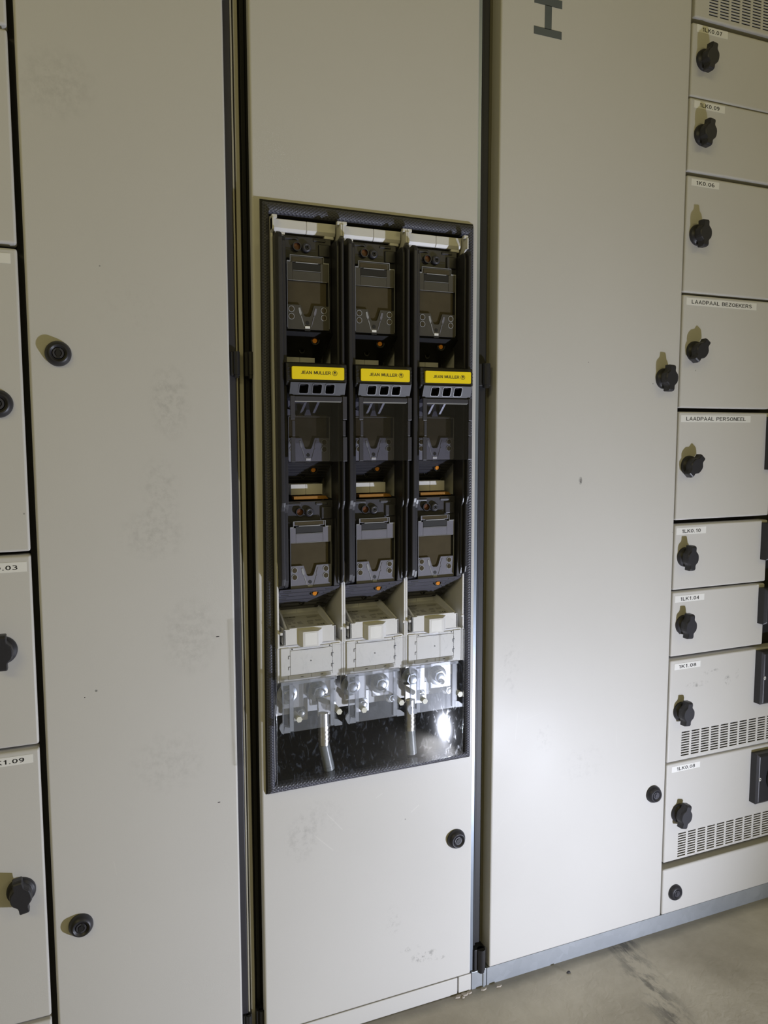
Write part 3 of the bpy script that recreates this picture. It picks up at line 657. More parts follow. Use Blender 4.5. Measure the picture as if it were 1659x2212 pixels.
# ---------------------------------------------------------------- one fuse switch strip, then its two copies
def P_(x, y, z): return (X0+x/1000, y/1000, z/1000)
X0 = 0.2830
def strip():
    t = thing('fuse_switch_strip', 'leftmost of the three black fuse switch strips in the cut-out', 'fuse switch', (X0, 0, 0.577), 'three fuse switch strips side by side')
    B = lambda mb, x0, x1, y0, y1, z0, z1: mb.box(X0+x0/1000, X0+x1/1000, y0/1000, y1/1000, z0/1000, z1/1000)
    pt = lambda x, z: (X0+x/1000, z/1000)
    def pz(pts, y0, y1, mb=None):
        mb = mb or MB(); return mb.prism_y([pt(*p) for p in pts], y0/1000, y1/1000)
    # cream base
    mb = MB(); side = [(-17, 628), (-17, 650), (-16, 652), (-16, 745), (-12, 752), (-12, 1205), (-20, 1210), (-20, 1224), (-8, 1228), (62, 1228), (62, 577), (-14, 577), (-14, 628)]
    sd = [(p[0]/1000, p[1]/1000) for p in side]
    mb.prism_x(sd, X0+0.0, X0+0.0028); mb.prism_x(sd, X0+0.0970, X0+0.0998)
    B(mb, 2.8, 97, 58, 62, 577, 1226)
    part(mb, 'base', CREAM, t, 0.0005)
    mb = MB()
    for a, b in ((2.8, 6.5), (93.3, 97)): B(mb, a, b, -21, -15, 648, 652)
    for a, b in ((0, 7), (93, 99.8)): B(mb, a, b, -20, -14, 1223.5, 1228)
    for a, b in ((0, 2.4), (97.4, 99.8)): B(mb, a, b, -21.5, -10, 1208, 1224)
    split_part(mb, 'clip', CREAM, t, 0.0005)
    # cream top rail: two lengths with a chamfered lower lip and hanging feet
    mb = MB()
    pr = [(-8, 1226), (-8, 1214), (-5, 1209.5), (6, 1209.5), (20, 1226)]
    pr = [(p[0]/1000, p[1]/1000) for p in pr]
    mb.prism_x(pr, X0+0.0045, X0+0.0520); mb.prism_x(pr, X0+0.0524, X0+0.0945)
    B(mb, 8, 22, -5, 4, 1205.5, 1209.8); B(mb, 79, 93, -5, 4, 1205.5, 1209.8)
    split_part(mb, 'top_rail', CREAM, t, 0.0008)
    # tall side ridges of the switch housing
    up = [(-8, 1201), (-28, 1204), (-34, 1201.5), (-36, 1195), (-36, 838), (-34, 832), (-31, 826), (-31, 730), (-28, 720), (-16, 714), (2, 712), (2, 1199)]
    up = [(p[0]/1000, p[1]/1000) for p in up]
    for a, b in ((3.0, 9.5), (92.8, 97.0)):
        mb = MB(); mb.prism_x(up, X0+a/1000, X0+b/1000); part(mb, 'side_wall', HOUSE, t, 0.0016, seg=3)
    for a, b in ((3.0, 6.5), (93.6, 97.0)):
        for wz in ([(1, 1199), (50, 1199), (50, 1110), (1, 1068)], [(1, 990), (50, 990), (50, 925), (1, 884)], [(1, 838), (50, 838), (50, 745), (1, 712)]):
            mb = MB(); mb.prism_x([(p[0]/1000, p[1]/1000) for p in wz], X0+a/1000, X0+b/1000); part(mb, 'side_web', HOUSE, t)
    up2 = [(p[0]+0.006 if p[0] < 0 else p[0], p[1]) for p in up]
    for a, b in ((9.5, 15.5), (88.5, 92.8)):
        mb = MB(); mb.prism_x([(min(p[0], 0.05), p[1]-0.003) for p in up2], X0+a/1000, X0+b/1000); part(mb, 'inner_rib', HOUSE, t, 0.0012)
    # slim fins with pointed tops at the bottom module
    mb = MB(); pz([(84, 714), (92, 714), (91, 735), (87.5, 812), (86, 740)], -21, -17, mb); pz([(3.0, 716), (9, 716), (9, 745), (5, 790), (3.5, 800)], -21, -17, mb)
    split_part(mb, 'fin', HOUSE2, t, 0.0004)
    # dark interior webs
    mb = MB(); B(mb, 6, 88, 44, 48, 690, 1198); part(mb, 'inner_web', RUB, t)

    def lid(zt, zb, y, name, ribs=True, knob=True):
        """one fuse lid: face plate, finder hole, screw, clear window with V-notched lower plate; zt..zb its span (mm)"""
        mb = MB(); B(mb, 15.5, 88.5, y+8, y+16, zb-2, zt)
        if knob:
            B(mb, 17, 40, y+6.5, y+9, zt-6, zt-2); B(mb, 62, 80, y+6.5, y+9, zt-6, zt-2)
            B(mb, 70, 86, y+5, y+9, zt-26, zt-9)
        l = part(mb, name, HOUSE if zt > 1100 else HOUSE2, t, 0.0012, at=P_(50, y+8, zb))
        if knob:
            mb = MB(); mb.disc(X0+0.0375, (zt-15)/1000, 0.0048, (y+7.0)/1000, (y+7.6)/1000); part(mb, 'fuse_indicator', INDIC, l)
            mb = MB(); mb.ring(X0+0.0375, (zt-15)/1000, 0.0062, 0.0049, (y+3.4)/1000, (y+8)/1000, 28); part(mb, 'indicator_rim', HOUSE, l)
            mb = MB(); mb.lathe_y(X0+0.0515, (zt-15.5)/1000, [(0.0068, (y+8)/1000), (0.0066, (y+5)/1000), (0.0052, (y+2.5)/1000), (0.0030, (y+2.0)/1000), (0.0028, (y+4)/1000), (0.0001, (y+4)/1000)], 28)
            part(mb, 'probe_boss', HOUSE2, l)
            mb = MB(); mb.ring(X0+0.0515, (zt-15.5)/1000, 0.0026, 0.0013, (y+1.8)/1000, (y+4)/1000, 20); part(mb, 'probe_hole', RUB, l)
        # window plate
        W0, W1 = 21.5, 82.0; wz0 = zb+1; wz1 = zt-28 if knob else zt-28
        mid = wz0+34; y0 = y; y1 = y+3
        mb = MB()
        if knob:
            outline = [(W0, wz0+2), (W0, wz1-9), (26, wz1-8), (26, wz1), (74, wz1), (74, wz1-8), (W1, wz1-9), (W1, wz0+2)]
        else:
            outline = [(W0, wz0+2), (W0, wz1), (W1, wz1), (W1, wz0+2)]
        # amber smoked pane behind, V-notched plate in front
        B(mb, W0+1.5, W1-3, y1, y1+1.2, wz0+16, wz0+66)
        pane = part(mb, 'fuse_window', BROWN, l, 0.0004, at=P_(50, y1, wz0+40))
        if knob:
            mb = MB(); B(mb, W0, 29.5, y0, y1, wz0+66, wz1-9); B(mb, 70, W1, y0, y1, wz0+66, wz1-9)
            B(mb, 29.5, 70, y0, y1, wz0+66, wz0+79); B(mb, 26, 74, y0+1, y1, wz0+90.5, wz1)
            split_part(mb, 'window_head', PANEL if zt < 1000 else SMOKE, pane, 0.0005)
            mb = MB(); B(mb, 30, 70, y0+0.5, y1, wz0+80, wz0+89.6); part(mb, 'label_slot', RUB, pane)
            mb = MB(); B(mb, 29, 71, y0+0.4, y0+1, wz0+91.5, wz0+97); part(mb, 'amber_strip', BROWN, pane)
        # lower plate
        mb = MB(); pz([(W0, wz0), (W1, wz0), (W1, wz0+33), (60, wz0+33), (55.5, wz0+19.5), (53.5, wz0+17.5), (47, wz0+17.5), (45, wz0+19.5), (40.5, wz0+33), (W0, wz0+33)], y0-0.2, y1, mb)
        lp = part(mb, 'lower_lid_plate', PANEL if zt < 1000 else SMOKE, l, 0.0006, at=P_(50, y0, wz0))
        mb = MB()
        for (cx, cz) in ((27, 27), (27, 17), (74, 27), (74, 17)):
            mb.ring(X0+cx/1000, (wz0+cz)/1000, 0.0044, 0.0036, (y0-0.9)/1000, y0/1000, 24)
        split_part(mb, 'test_socket_rim', RIMP, lp)
        mb = MB()
        for (cx, cz) in ((27, 27), (27, 17), (74, 27), (74, 17)):
            mb.disc(X0+cx/1000, (wz0+cz)/1000, 0.0035, (y0-0.5)/1000, y0/1000, 18)
            B(mb, cx-1, cx+1, y0-0.8, y0, wz0+cz-3, wz0+cz+3)
        split_part(mb, 'test_socket', BROWN, lp)
        mb = MB()                                            # moulded screwdriver pictogram
        for sgn in (1, -1):
            if sgn < 0: q = lambda x: 101-x
            else: q = lambda x: x
            pz([(q(37), wz0+29), (q(39.5), wz0+29.6), (q(41.8), wz0+22), (q(40.6), wz0+18), (q(38.2), wz0+22)], y0-0.7, y0-0.2, mb)
            pz([(q(40.6), wz0+18), (q(42.0), wz0+17.5), (q(45.8), wz0+4), (q(45.0), wz0+3.6)], y0-0.7, y0-0.2, mb)
            if sgn > 0: part(mb, 'screwdriver_symbol', RIMP, lp); mb = MB()
            else: part(mb, 'second_symbol', PANEL, lp)
        mb = MB(); mb.disc(X0+0.0500, (wz0+9)/1000, 0.0026, (y0-0.6)/1000, y0/1000, 20); B(mb, 46, 54, y0-0.6, y0, wz0-2.2, wz0-0.4); part(mb, 'latch_hole', RUB, lp)
        mb = MB(); B(mb, 46.5, 53.5, y0-1, y0, wz0+1.2, wz0+4.6); part(mb, 'latch_tab', WHITE if zt > 900 else RIMP, lp, 0.0002)
        # clear part's rims: light the edges catch is put into their pale colour
        mb = MB(); n = len(outline); tt = 0.55
        for i in range(n):
            a = outline[i]; b = outline[(i+1) % n]
            if i == n-1: continue
            xa, xb = sorted((a[0], b[0])); za, zb_ = sorted((a[1], b[1]))
            B(mb, xa-tt/2, xb+tt/2, y0-0.6, y0+0.4, za-tt/2, zb_+tt/2)
        if knob:
            for za in (wz0+66, wz0+79.3): B(mb, W0+2 if za < wz0+70 else 30, W1-3 if za < wz0+70 else 70, y0-0.4, y0+0.4, za, za+0.45)
            B(mb, 34, 66, y0-0.6, y0, wz0+89.8, wz0+91)
        part(mb, 'lit_clear_edge', RIMP, pane)
        return l
    def slope(zt, yt, zb, yb, x0, x1, dx, name, mat, orange, ribs=5, slots=False):
        """ribbed underside running back and down from a lid"""
        mb = MB(); mb.slab(P_(x0, yt, zt), P_(x1, yt, zt), P_(x1-dx, yb, zb), P_(x0+dx, yb, zb), 0.004)
        o = part(mb, name, mat, t)
        mb = MB()
        for i in range(1, ribs+1):
            f = i/(ribs+1); z = zt+(zb-zt)*f; y = yt+(yb-yt)*f
            B(mb, x0+dx*f+1, x1-dx*f-1, y-0.9, y+0.8, z-0.35, z+0.35)
        split_part(mb, 'rib', HOUSE2 if mat is HOUSE else HOUSE, o)
        if slots:
            mb = MB()
            for i in range(ribs+1):
                f = (i+0.5)/(ribs+1); z = zt+(zb-zt)*f; y = yt+(yb-yt)*f
                for a in (x0+dx*f+6-f*5, x1-dx*f-20+f*2): B(mb, a, a+11, y-0.8, y+0.5, z-1.0, z+0.4)
            split_part(mb, 'slot', RUB, o)
        ox, of = orange; z = zt+(zb-zt)*of; y = yt+(yb-yt)*of
        mb = MB(); mb.ring(X0+ox/1000, z/1000, 0.0066, 0.0048, (y-1.2)/1000, (y+4)/1000, 24); part(mb, 'lamp_rim', RUB, o)
        mb = MB(); mb.tube(P_(ox, y+3, z), P_(ox-1.5, y-3.0, z-1.5), 0.0046, 20, 0.0030); part(mb, 'amber_button', ORANGE, o, 0.0006)
        mb = MB(); mb.ring(X0+(x0+x1)/2000, (zt+(zb-zt)*0.68)/1000, 0.0042, 0.0028, (yt+(yb-yt)*0.68-1.4)/1000, (yt+(yb-yt)*0.68+2)/1000, 24); part(mb, 'round_mark', RUB, o)
        return o
    lid(1206, 1077, -14, 'upper_lid')
    slope(1075, -12, 1042, 36, 16, 88, 2, 'upper_underside', RUB, (66, 0.28), ribs=0)
    mb = MB(); B(mb, 26, 49, 22, 40, 1026, 1043); B(mb, 49.4, 72, 22, 40, 1026, 1043); split_part(mb, 'spacer_block', CREAM, t, 0.0005)

    # operating handle with the yellow name plate
    mb = MB(); mb.prism_x([(-0.040, 1.0290), (-0.041, 1.0040), (-0.036, 0.9990), (0.010, 0.9990), (0.010, 1.0310), (-0.030, 1.0310)], X0+0.0115, X0+0.0985)
    h = part(mb, 'handle', BLACKP, t, 0.0012, at=P_(55, -30, 985))
    mb = MB()
    for k in range(4): B(mb, 12.5, 17, -41.2, -39, 1006+k*5, 1007.6+k*5); B(mb, 95, 98, -41.2, -39, 1006+k*5, 1007.6+k*5)
    split_part(mb, 'grip_ridge', HOUSE, h)
    # grip bar with three finger holes, tilted inward at its foot
    g = MB(); xs = [16.5, 29.2, 42.6, 48.4, 61.8, 67.0, 80.2, 96.5]
    def gy(z): return -43+(1003.0-z)*0.42
    zs_ = [984.8, 988.2, 1001.0, 1003.0]
    vsx = [P_(x, gy(z), z) for x in xs for z in zs_]
    fs = [(i*4+k, (i+1)*4+k, (i+1)*4+k+1, i*4+k+1) for i in range(7) for k in range(3) if not (k == 1 and i in (1, 3, 5))]
    g.add(vsx, fs)
    for i in (1, 3, 5):
        P4 = [(xs[i], zs_[1]), (xs[i+1], zs_[1]), (xs[i+1], zs_[2]), (xs[i], zs_[2])]
        g.add([P_(a, gy(b), b) for a, b in P4]+[P_(a, gy(b)+6, b) for a, b in P4], [(k, (k+1) % 4, (k+1) % 4+4, k+4) for k in range(4)])
    g.add([P_(16.5, gy(984.8), 984.8), P_(96.5, gy(984.8), 984.8), P_(92, -20, 983), P_(20, -20, 983), P_(16.5, gy(1003), 1003), P_(96.5, gy(1003), 1003), P_(96.5, -36, 1003.5), P_(16.5, -36, 1003.5)],
          [(0, 1, 2, 3), (4, 5, 6, 7), (0, 4, 7, 3), (1, 5, 6, 2)])
    go = part(g, 'finger_grip', GRIP, h)
    mb = MB()
    for i in (1, 3, 5):
        a, b, c_, d_ = xs[i]-0.2, xs[i+1]+0.2, zs_[1]-0.2, zs_[2]+0.2; rr_ = 2.6
        o_ = arc(b-rr_, d_-rr_, rr_, rr_, 0, 90, 5)+arc(a+rr_, d_-rr_, rr_, rr_, 90, 180, 5)+arc(a+rr_, c_+rr_, rr_, rr_, 180, 270, 5)+arc(b-rr_, c_+rr_, rr_, rr_, 270, 360, 5)
        for q in ribbon(None, o_, 1.1, True): mb.add([P_(p.x, gy(p.y)-0.6, p.y) for p in q], [(0, 1, 2, 3)])
        for (px_, pz2) in ((a, c_), (b, c_), (a, d_), (b, d_)):
            sx_ = 1 if px_ == a else -1; sz_ = 1 if pz2 == c_ else -1
            mb.add([P_(px_, gy(pz2)-0.4, pz2), P_(px_+sx_*2.2, gy(pz2)-0.4, pz2), P_(px_+sx_*0.9, gy(pz2+sz_*0.9)-0.4, pz2+sz_*0.9), P_(px_, gy(pz2+sz_*2.2)-0.4, pz2+sz_*2.2)], [(0, 1, 2, 3)])
    split_part(mb, 'hole_rim', HOUSE2, go)
    mb = MB(); B(mb, 18, 96, -14, -12, 984, 1003); part(mb, 'grip_back', RUB, h)
    mb = MB(); B(mb, 14, 98.5, -33, -30, 1003, 1006); part(mb, 'ledge', HOUSE2, h)
    # name plate
    n_ = 5; r_ = 1.6; pts = []
    for cx, cz, a0 in ((18.3+r_, 1007.2+r_, 180), (93.4-r_, 1007.2+r_, 270), (93.4-r_, 1024.2-r_, 0), (18.3+r_, 1024.2-r_, 90)):
        for i in range(n_+1):
            a = math.radians(a0+90*i/n_); pts.append((cx+r_*math.cos(a), cz+r_*math.sin(a)))
    yp = pz(pts, -43.8, -40); yo = part(yp, 'name_plate', YELLOW, h, 0.0005, 'yellow plate reading JEAN MULLER', at=P_(56, -43, 1016))
    text_mesh('lettering', 'JEAN MULLER', INK, yo, X0+0.0522, 1.0163, -0.04395, h=0.0043, w=0.0430)
    mb = MB(); lc = (79.6, 1016.2)
    mb.ring(X0+lc[0]/1000, lc[1]/1000, 0.0036, 0.0031, -0.04395, -0.0438, 32)
    pz([(lc[0]-1.9, lc[1]-1.3), (lc[0]-1.3, lc[1]-1.5), (lc[0]-0.9, lc[1]+0.3), (lc[0]-0.25, lc[1]+0.6), (lc[0]-0.25, lc[1]-2.4), (lc[0]+0.25, lc[1]-2.4), (lc[0]+0.25, lc[1]+0.6), (lc[0]+0.9, lc[1]+0.3), (lc[0]+1.3, lc[1]-1.5), (lc[0]+1.9, lc[1]-1.3), (lc[0]+1.5, lc[1]+1.2), (lc[0], lc[1]+2.5), (lc[0]-1.5, lc[1]+1.2)], -43.95, -43.8, mb)
    part(mb, 'round_emblem', INK, yo)

    # middle module: clear lid with side flanges, braces behind it
    lid(985, 893, -11, 'middle_lid', knob=False)
    mb = MB(); B(mb, 15.5, 88.5, -2, 6, 960, 984); part(mb, 'recess_back', RUB, t)
    mb = MB(); mb.slab(P_(44.5, -14, 978), P_(48.5, -14, 978), P_(42.5, -4, 958), P_(38.5, -4, 958), 0.003); mb.slab(P_(63.5, -14, 978), P_(67.5, -14, 978), P_(61, -4, 958), P_(57, -4, 958), 0.003)
    pz([(20, 979), (48, 979), (44, 976), (30, 976), (22, 972), (20, 970)], -16, -12, mb)
    pz([(45, 958), (56, 958), (53, 967), (48.5, 967)], -10, -6, mb); pz([(20, 958), (33, 958), (29, 966), (20, 968)], -10, -6, mb)
    split_part(mb, 'brace', PANEL, t, 0.0004)
    mb = MB()
    for a, b in ((17.0, 23.4), (92.6, 99.0)):
        B(mb, a, b, -39, -36.5, 952.5, 985); B(mb, a+(2.0 if a < 50 else 0), b-(0 if a < 50 else 2.0), -38.5, -36.5, 929.5, 951.5); B(mb, a, b, -39, -36.5, 894.3, 928.5)
    B(mb, 23.4, 92.6, -38, -34, 978, 984.5)
    split_part(mb, 'lid_flange', HOUSE2, t, 0.0006)
    mb = MB(); B(mb, 23.4, 90.4, -38.4, -37.4, 976.6, 978); part(mb, 'lid_edge', RIMP, t)
    mb = MB(); B(mb, 23.4, 92.6, -37.8, -37.0, 894.3, 976.5); part(mb, 'clear_lid', LIDC, t)
    slope(893, -8, 862, 38, 16, 88, 2, 'middle_underside', HOUSE, (64, 0.35), ribs=6)
    mb = MB(); B(mb, 30, 52.3, 10, 40, 845, 860.5); B(mb, 52.7, 78, 10, 40, 845, 860.5); split_part(mb, 'spacer_block', CREAM, t, 0.0005)
    mb = MB(); pz([(31, 839.2), (83, 839.2), (79, 843.6), (31, 843.6)], -2, 10, mb); part(mb, 'amber_bar', DULLAMB, t, 0.0006)

    # bottom module
    lid(837, 711, -14, 'lower_lid')
    slope(713, -19, 668, 50, 5, 94, 1.5, 'lower_underside', UNDER, (60.5, 0.22), ribs=5, slots=True)

    # cream tray with the rating label, lip and boss
    mb = MB()
    mb.slab(P_(14, -14, 652), P_(84, -14, 652), P_(80, 50, 663), P_(18, 50, 663), 0.002)
    tr = part(mb, 'tray', CREAM, t, 0.0003, at=P_(48, 0, 652))
    mb = MB(); mb.add([P_(12, -16, 655.5), P_(14.5, -16, 655.5), P_(20, 50, 676), P_(17.5, 50, 676), P_(12, -16, 640), P_(17.5, 50, 655)], [(0, 1, 2, 3), (0, 3, 5, 4)])
    mb.add([P_(83.5, -16, 655.5), P_(86, -16, 655.5), P_(82, 50, 676), P_(79.5, 50, 676), P_(83.5, -16, 640), P_(79.5, 50, 655)], [(0, 1, 2, 3), (0, 3, 5, 4)])
    B(mb, 17.5, 48.3, 49, 51, 655, 676); B(mb, 48.7, 82, 49, 51, 655, 676)
    split_part(mb, 'tray_rim', CREAM, tr)
    mb = MB()
    pz([(8.5, 632.5), (86.3, 632.5), (86.3, 655), (81, 655), (81, 656.5), (17, 656.5), (17, 655), (8.5, 655)], -20, -15, mb)
    B(mb, 8.5, 11, -20, 40, 632.5, 655); B(mb, 84, 86.3, -20, 40, 632.5, 655)
    # boss: flares forward to its centre
    f0 = [(29, 630.8), (66.5, 632), (66.5, 653.5), (29, 653.5)]; f1 = [(34.5, 629.2), (58.2, 628.6), (58.2, 651.5), (34.5, 651.5)]
    mb.add([P_(a, -19.5, b) for a, b in f0]+[P_(a, -27, b) for a, b in f1], [(0, 1, 5, 4), (1, 2, 6, 5), (2, 3, 7, 6), (3, 0, 4, 7), (4, 5, 6, 7)])
    lipo = part(mb, 'tray_lip', CREAM, tr, 0.0005)
    mb = MB(); B(mb, 37.5, 55.5, -27.25, -27, 631.5, 649.5); part(mb, 'blank_sticker', TAPE, lipo)
    # the printed rating label lying on the tray
    def lay(u, v):    # u 0..1 across, v 0..1 front to back
        y = -10+v*56; wl = 16.5+v*2.5; wr = 82-v*2.5; z = 652+(y+14)/64*11
        return (X0+(wl+(wr-wl)*u)/1000, y/1000, (z+0.35)/1000)
    mb = MB(); a = [lay(0.03, 0.04), lay(0.97, 0.04), lay(0.97, 0.82), lay(0.03, 0.82)]; mb.add(a, [(0, 1, 2, 3)])
    rl = part(mb, 'rating_label', pmat('pale_rating_label', (0.50, 0.49, 0.44), 0.45), tr, label='pale rating label printed with small lines')
    up_ = lambda p: (p[0], p[1], p[2]+0.0003)
    text_mesh('lettering', 'JEAN MULLER', INK, rl, 0, 0, 0, h=0.065, w=0.27, bold=0.01, lie=lambda px, pz_: up_(lay(0.22+px, 0.74+pz_)))
    text_mesh('lettering', 'CE', INK, rl, 0, 0, 0, h=0.09, w=0.10, bold=0.01, lie=lambda px, pz_: up_(lay(0.86+px, 0.14+pz_)))
    mb = MB(); rnd = random.Random(3)
    for v, rows_ in ((0.62, ((0.10, 0.26),)), (0.56, ((0.10, 0.30), )), (0.50, ((0.10, 0.25),)), (0.40, ((0.08, 0.16), (0.20, 0.27), (0.31, 0.42))), (0.34, ((0.08, 0.16), (0.20, 0.27), (0.31, 0.42))), (0.28, ((0.08, 0.15), (0.31, 0.43))),
                     (0.70, ((0.62, 0.90),)), (0.64, ((0.62, 0.86),)), (0.44, ((0.58, 0.72), (0.76, 0.92))), (0.38, ((0.55, 0.70), (0.76, 0.90))), (0.28, ((0.55, 0.68),)), (0.22, ((0.55, 0.66),)), (0.12, ((0.12, 0.20), (0.73, 0.79))), (0.17, ((0.12, 0.20), (0.73, 0.79)))):
        for (a, b) in rows_:
            u = a
            while u < b-0.004:
                l_ = rnd.uniform(0.012, 0.03); q = [lay(u, v-0.012), lay(min(u+l_, b), v-0.012), lay(min(u+l_, b), v+0.012), lay(u, v+0.012)]
                mb.add([up_(x) for x in q], [(0, 1, 2, 3)]); u += l_+0.007
    part(mb, 'small_print', INKG, rl)

    # flat cover plate over the terminals: outer frame, inner panel, notches
    mb = MB(); B(mb, 3.2, 96.6, -14, -10, 577, 630.5); B(mb, 3.2, 96.6, -10, 58, 626, 630.5)
    cpo = part(mb, 'terminal_cover', CREAM, t, 0.0008, at=P_(50, -14, 577))
    mb = MB()
    pz([(5, 582), (14.5, 582), (14.5, 586.5), (18.2, 586.5), (18.2, 627), (5, 627)], -15.6, -14, mb)
    pz([(82.6, 582.5), (95, 582.5), (95, 627), (82.6, 627)], -15.6, -14, mb)
    B(mb, 18.8, 82.0, -15.8, -14, 587, 622.5); B(mb, 18.8, 82.0, -15.4, -14, 623.1, 626.6)
    B(mb, 16, 50.5, -15.2, -14, 580, 586.2); B(mb, 51, 86, -15.2, -14, 580, 586.2)
    split_part(mb, 'cover_panel', CREAM, cpo, 0.0003)
    mb = MB()
    for zc in (597, 613):
        B(mb, 80.5, 84.2, -16.1, -15.4, zc, zc+0.9); B(mb, 80.5, 81.3, -16.1, -15.4, zc-4, zc); B(mb, 82.0, 82.7, -15.9, -14, zc-6, zc+5)
        B(mb, 15.8, 18.8, -16.1, -15.4, zc+2, zc+2.7); B(mb, 15.8, 16.4, -16.1, -15.4, zc-2, zc+2)
    B(mb, 34, 38, -15.6, -15, 582.6, 583.3); B(mb, 64, 68, -15.6, -15, 583, 583.7)
    mb.disc(X0+0.0495, 0.6055, 0.0009, -0.0161, -0.0155, 12); mb.disc(X0+0.0215, 0.6250, 0.0011, -0.0157, -0.015, 12); mb.disc(X0+0.0785, 0.6250, 0.0011, -0.0157, -0.015, 12)
    split_part(mb, 'notch', GROOVE, cpo)

    # terminals: plates, bolts with washers, plastic pins
    mb = MB(); B(mb, 12, 46, 12, 16, 528, 580); B(mb, 56, 92, 12, 16, 528, 580); B(mb, 6, 98, 17, 50, 545, 580)
    split_part(mb, 'terminal_plate', TIN, t, 0.0008)
    mb = MB(); B(mb, 3, 97, 50, 57, 505, 580); part(mb, 'terminal_block', CREAM, t, 0.0008)
    def bolt(x, z, y, r, hex_=True):
        mb = MB(); mb.lathe_y(X0+x/1000, z/1000, [(r*1.55, (y+1.6)/1000), (r*1.55, y/1000), (r*0.4, y/1000)], 32)
        b_ = part(mb, 'bolt', STEEL, t, 0.0003, at=P_(x, y, z))
        mb = MB(); hp = [(x+1000*r*math.cos(math.radians(60*i+12)), z+1000*r*math.sin(math.radians(60*i+12))) for i in range(6)]
        pz(hp, y-9, y, mb); mb.lathe_y(X0+x/1000, z/1000, [(r*0.72, (y-9)/1000), (r*0.66, (y-9.8)/1000), (0.0001, (y-9.8)/1000)], 24)
        part(mb, 'bolt_head', STEEL, b_, 0.0006)
    bolt(20, 551, 10, 0.0100); bolt(68, 549, 10, 0.0100)
    bolt(44, 516, 26, 0.0065); bolt(93, 519, 26, 0.0060)
    mb = MB(); B(mb, 36, 58, 30, 34, 500, 534); part(mb, 'link_plate', TIN, t, 0.0006)
    for (x, z) in ((27.5, 524), (88.5, 527)):
        mb = MB(); mb.tube(P_(x+0.5, -4, z+0.5), P_(x, -22, z), 0.0040, 20)
        hp = [(x+4.6*math.cos(math.radians(60*i)), z+4.6*math.sin(math.radians(60*i))) for i in range(6)]; pz(hp, -28, -22, mb)
        part(mb, 'plastic_pin', NYLON, t, 0.0004)
    # clear shroud over the terminals: sheet, top lip and side channels
    mb = MB(); pz([(4.5, 506), (84.5, 506), (84.5, 580), (4.5, 580)], -24.4, -23.0, mb)
    sh = part(mb, 'terminal_shroud', SHROUD, t, 0.0005, at=P_(45, -32, 509))
    mb = MB()
    B(mb, 3, 86, -26, -21, 576, 581)
    pz([(-1.5, 514), (1.5, 507), (4.5, 505), (4.5, 581), (1.5, 581), (2, 572), (3.5, 569), (3.5, 522), (0, 519)], -26.5, -23, mb)
    pz([(14, 508), (19.5, 507.5), (19.5, 578), (14, 578)], -26, -23.5, mb)
    pz([(75.5, 508), (81.5, 508), (81.5, 579), (75.5, 579)], -26, -23.5, mb)
    pz([(81.5, 506), (93.5, 506), (93.5, 510), (87.5, 515), (81.5, 517)], -26, -23.5, mb)
    pz([(4.5, 506), (14.5, 506), (14.5, 513), (6.5, 516)], -26, -18, mb)
    split_part(mb, 'shroud_edge', SHRIM, sh, 0.0008)
    return t
st0 = strip()
def copy_tree(o, parent=None, dx=0.0):
    c = o.copy(); COL.objects.link(c); c.parent = parent
    if parent is None: c.location.x += dx
    for ch in list(o.children): copy_tree(ch, c)
    return c
st1 = copy_tree(st0, None, 0.1003); st1['label'] = 'middle one of the three black fuse switch strips'
st2 = copy_tree(st0, None, 0.2006); st2['label'] = 'rightmost of the three black fuse switch strips in the cut-out'

# cables and lugs below the strips
def cable(label, xt, zt, xb, zb, y):
    c = thing('cable_lug', label, 'cable lug', (xt, y, zb), 'cable lugs behind the clear cover')
    mb = MB(); mb.box(xt-0.0105, xt+0.0105, y-0.004, y+0.000, zt+0.046, zt+0.075); part(mb, 'lug_palm', TIN, c, 0.001)
    d = Vector((xb-xt, 0, zb-zt))
    mb = MB(); mb.tube((xt-0.001, y-0.001, zt+0.050), (xt, y, zt), 0.0086, 28, 0.0082)
    for k in range(4): mb.tube((xt, y, zt+0.030-0.007*k), (xt, y, zt+0.0265-0.007*k), 0.0089, 28)
    part(mb, 'lug_barrel', TIN, c, 0.0004)
    mb = MB(); mb.tube((xt, y, zt+0.002), (xt+d.x*0.1, y, zt-0.003), 0.0068, 24); part(mb, 'copper_core', COPPER, c)
    mb = MB(); mb.tube((xt, y, zt), (xb, y, zb), 0.0082, 28); mb.tube((xt+d.x*0.86, y, zt+d.z*0.86), (xt+d.x*0.88, y, zt+d.z*0.88), 0.00845, 28); part(mb, 'sleeve', SLEEVE, c, 0.0006)
    mb = MB(); mb.tube((xb, y+0.001, zb+0.002), (xb+0.002, y+0.02, zb-0.03), 0.0070, 20); mb.tube((xb+0.002, y+0.02, zb-0.03), (xb+0.004, y+0.12, zb-0.055), 0.0070, 20); part(mb, 'black_cable', RUB, c)
    return c
cable('grey sleeved cable lug hanging under the left strip', 0.3590, 0.4667, 0.3672, 0.4265, 0.008)
cable('grey sleeved cable lug hanging between the middle and right strips', 0.5020, 0.4680, 0.5050, 0.4290, 0.008)

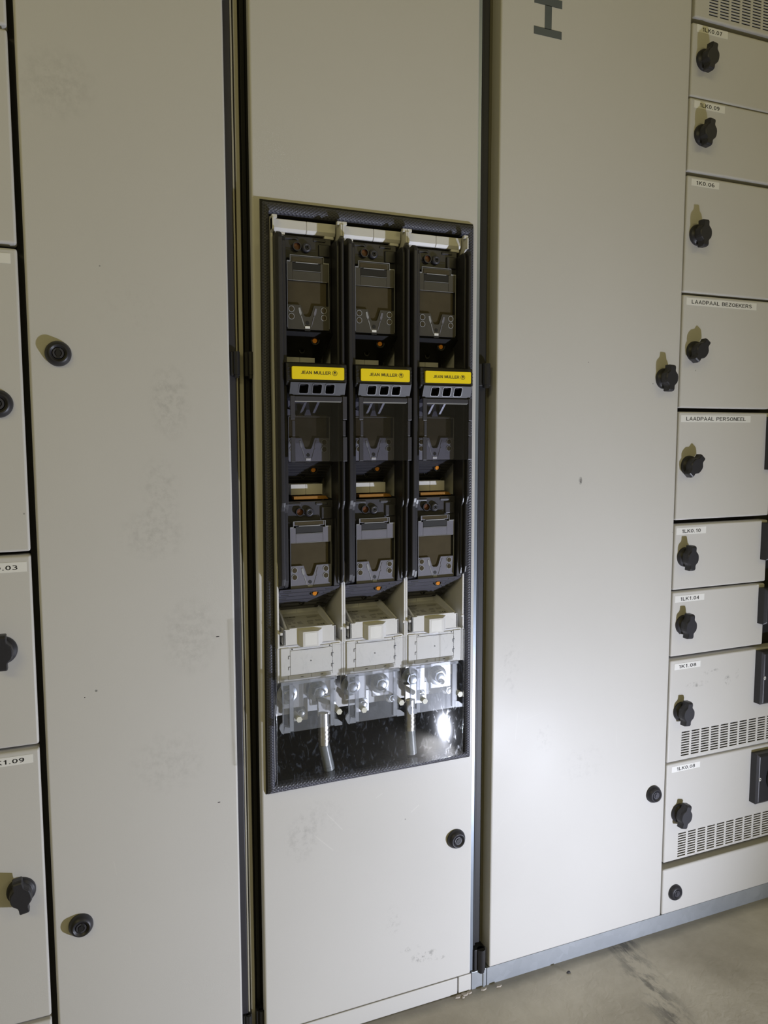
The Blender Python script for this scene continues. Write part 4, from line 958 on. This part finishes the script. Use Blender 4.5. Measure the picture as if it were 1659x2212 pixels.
# clear bowed cover box over the lower third of the cut-out
cc = thing('clear_cover', 'scratched clear plastic cover over the terminals at the foot of the cut-out', 'clear cover', (0.42, -0.04, 0.424))
CX0, CX1, CZ0, CZ1 = 0.2715, 0.5665, 0.4385, 0.6370
R_ = 1.30; xc = 0.415; NB = 28
def cy_(x): return -0.0500-0.0085+(x-xc)**2/(2*R_)+0.0
mb = MB(); vs = []; tilt = math.tan(math.radians(1.1))
for i in range(NB+1):
    x = CX0+(CX1-CX0)*i/NB
    for z in (CZ0, CZ1): vs.append((x, cy_(x)+(CZ1-z)*tilt, z))
mb.add(vs, [(2*i, 2*i+2, 2*i+3, 2*i+1) for i in range(NB)], True)
part(mb, 'front_sheet', CLEAR, cc)
mb = MB()
yl = cy_(CX0); yr = cy_(CX1)
mb.add([(CX0, yl, CZ0), (CX0, yl, CZ1), (0.2815, 0.004, CZ1), (0.2815, 0.004, CZ0)], [(0, 1, 2, 3)])
mb.add([(CX1, yr, CZ0), (CX1, yr, CZ1), (0.5880, 0.004, CZ1), (0.5880, 0.004, CZ0)], [(0, 1, 2, 3)])
part(mb, 'side_sheet', CLEAR, cc)
mb = MB(); vs = []
for i in range(NB+1):
    x = CX0+(CX1-CX0)*i/NB; vs += [(x, cy_(x)+(CZ1-CZ0)*tilt, CZ0), (0.2815+(0.588-0.2815)*i/NB, 0.004, 0.426)]
mb.add(vs, [(2*i, 2*i+2, 2*i+3, 2*i+1) for i in range(NB)], True)
part(mb, 'bottom_sheet', CLEAR, cc)
mb = MB()
for i in range(NB):
    xa = CX0+(CX1-CX0)*i/NB; xb = CX0+(CX1-CX0)*(i+1)/NB
    mb.tube((xa, cy_(xa)+(CZ1-CZ0)*tilt, CZ0), (xb, cy_(xb)+(CZ1-CZ0)*tilt, CZ0), 0.0006, 6, caps=False)
    mb.tube((xa, cy_(xa), CZ1), (xb, cy_(xb), CZ1), 0.0005, 6, caps=False)
mb.tube((CX0, yl+(CZ1-CZ0)*tilt, CZ0), (CX0, yl, CZ1), 0.0008, 6); mb.tube((CX1, yr+(CZ1-CZ0)*tilt, CZ0), (CX1, yr, CZ1), 0.0008, 6)
part(mb, 'cover_edge', CLEAR, cc)

# crumbs of grout on the floor
rnd = random.Random(5)
for k, (x, y, s) in enumerate([(0.586, -0.006, 0.007), (0.597, -0.005, 0.008), (0.607, -0.004, 0.006), (0.633, -0.006, 0.007), (0.660, -0.010, 0.006), (0.592, -0.010, 0.004), (0.79, -0.028, 0.0045)]):
    mb = MB(); n = 7
    top = [(x+s*(0.6+0.4*rnd.random())*math.cos(2*math.pi*i/n), y+0.5*s*(0.6+0.4*rnd.random())*math.sin(2*math.pi*i/n), 0.0025) for i in range(n)]
    bot = [(x+1.15*(p[0]-x), y+1.15*(p[1]-y), 0.0002) for p in top]
    mb.add(top+bot, [tuple(range(n))]+[(i, i+n, (i+1) % n+n, (i+1) % n) for i in range(n)])
    solo(mb, 'grout_crumb', FLAKE if k < 6 else CAV, 'small pale crumb of grout on the floor at the foot of the cabinets' if k < 6 else 'small dark crumb on the floor in front of the right plinth', 'crumb', (x, y, 0.0), 'crumbs along the foot of the cabinets' if k < 6 else None)
